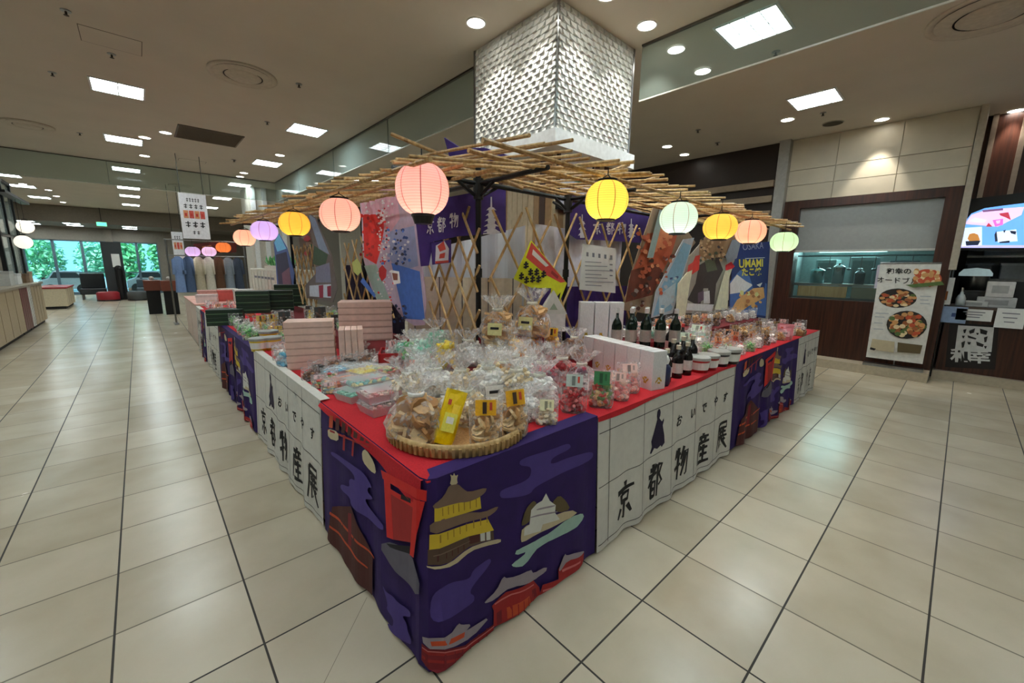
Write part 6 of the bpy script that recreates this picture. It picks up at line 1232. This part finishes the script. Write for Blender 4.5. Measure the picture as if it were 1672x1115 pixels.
# ================================================================== neighbouring clothes stall beyond the left side
t = thing('clothes_rail', 'clothes rail of the stall beyond the left side of the display', 'rail', (.0, 11.5, 0)); MB().cyl((-.15, 0, 1.62), (1.45, 0, 1.62), .015).cyl((-.15, 0, 1.985), (1.45, 0, 1.985), .015).build('rail', STEEL, t)
for q in (-.12, 1.42): MB().cyl((q, 0, 0), (q, 0, 1.985), .018).build('upright', STEEL, t); MB().bx(q-.04, -.25, 0, q+.04, .25, .03).build('foot', STEEL, t)
def garment(x, c, label, y=11.5, h=.85):
    t = thing('hanging_garment', label, 'garment', (x, y, 1.60), group='garments on the far rail'); m = MB(); n = 14; vs = []; R = random.Random(int(x*100))
    for k, (w, d, z) in enumerate(((.04, .03, 0), (.09, .05, -.05), (.10, .07, -.25), (.09, .07, -h*.6), (.11, .09, -h))):
        for i in range(n): a = 2*PI*i/n; vs.append((w*math.cos(a)*(1 + .06*math.sin(5*a)), d*math.sin(a)*(1 + .2*math.sin(4*a + k)), z))
    m.add(vs, [(k*n+i, k*n+(i+1) % n, (k+1)*n+(i+1) % n, (k+1)*n+i) for k in range(4) for i in range(n)]); m.build('cloth', col(*c, .85), t, smooth=True)
    for s in (-1, 1): MB().cyl((s*.08, 0, -.07), (s*.10, -.07, -.42), .04, .035, n=8).build('sleeve', col(*c, .85), t, smooth=True)
    MB().tube([(0, 0, 0), (0, 0, .02), (.015, 0, .04)], .004).build('hook', STEEL, t)
for x, c, lb in ((.06, (120, 146, 190), 'pale blue shirt hanging leftmost on the far rail'), (.25, (70, 90, 120), 'slate blue garment on the far rail'), (.45, (186, 176, 150), 'beige garment in the middle of the far rail'), (.65, (206, 200, 184), 'cream garment right of the beige one'), (.85, (96, 64, 44), 'brown garment on the far rail'), (1.05, (130, 140, 150), 'grey garment hanging rightmost on the far rail'), (1.25, (60, 70, 86), 'dark blue-grey garment at the end of the far rail')): garment(x, c, lb)
lantern(.36, 11.46, 1.72, 'left one of two pale lilac lanterns over the far clothes stall', (226, 196, 236), .15, .8, bulb=(.9, .9, 1)); lantern(.68, 11.46, 1.73, 'right one of two pale lilac lanterns over the far clothes stall', (236, 206, 232), .15, .8, bulb=(.9, .9, 1))
lantern(.98, 11.46, 1.84, 'orange lantern over the right part of the far clothes rail', (236, 150, 90), .16, .8)
for i, (y0, y1, lb) in enumerate(((7.6, 8.7, 'white covered stall table nearest the display end'), (8.8, 9.9, 'white covered stall table before the clothes rail'))):
    t = thing('stall_table', lb, 'table', (.0, y0, 0), group='far stall tables'); MB().bx(.0, 0, .02, .9, y1-y0, .74).build('white_cover', mat('stall_cover', (214, 196, 186), .8), t); MB().bx(-.01, -.01, .74, .92, y1-y0+.01, .76).build('tabletop', mat('stall_top', (226, 176, 160), .8), t)
for i, (x, y, w, h, c, lb) in enumerate(((.2, 7.9, .3, .14, (226, 206, 200), 'pale carton on the nearest stall table'), (.55, 8.1, .34, .2, (206, 92, 84), 'red striped carton on the nearest stall table'), (.3, 8.9, .3, .16, (216, 160, 150), 'pinkish carton before the clothes rail'), (.65, 9.0, .3, .18, (230, 220, 206), 'cream carton before the clothes rail'), (.75, 7.85, .3, .22, (226, 226, 220), 'white carton on the nearest stall table'))):
    t = thing('goods_box', lb, 'box', (x, y, .76), rnd.uniform(-.2, .2), 'cartons on the stall tables'); MB().bx(-w/2, -.12, 0, w/2, .12, h).build('carton', col(*c), t, bevel=.004); MB().bx(-w/2-.004, -.124, h-.04, w/2+.004, .124, h+.002).build('lid', col(*tuple(int(v*.92) for v in c)), t)
for i, (x, y, h, lb) in enumerate(((-.42, 14.4, .95, 'black pedestal with brown case at the left end of the far stall'), (-.06, 14.0, .95, 'black pedestal with brown case nearer the clothes rail'))):
    t = thing('display_pedestal', lb, 'pedestal', (x, y, 0), group='black pedestals'); MB().bx(-.15, -.15, 0, .15, .15, h*.7).build('plinth', BLACK, t); MB().bx(-.19, -.19, h*.7, .19, .19, h).build('case', mat('case_brown', (110, 52, 32), .5), t, bevel=.01); MB().ball((0, 0, h+.06), .06, sc=(1, 1, .9)).build('ornament', mat('ornament_pale', (206, 200, 190), .4), t)
plate('stall_banner', 'dark red fascia cloth over the far clothes stall', 'banner', Y(12.0), [(316, 398), (386, 392), (386, 412), (316, 414)], [(1, [(330, 402), (345, 400), (345, 408), (330, 409)])], 0, pm((96, 40, 32), (190, 120, 80)), .01)
t = thing('fascia_pole', 'thin upright pole carrying the far dark red fascia cloth', 'pole', (.78, 12.03, 0)); MB().cyl((0, 0, 0), (0, 0, 2.2), .015).build('pole', BLACK, t)
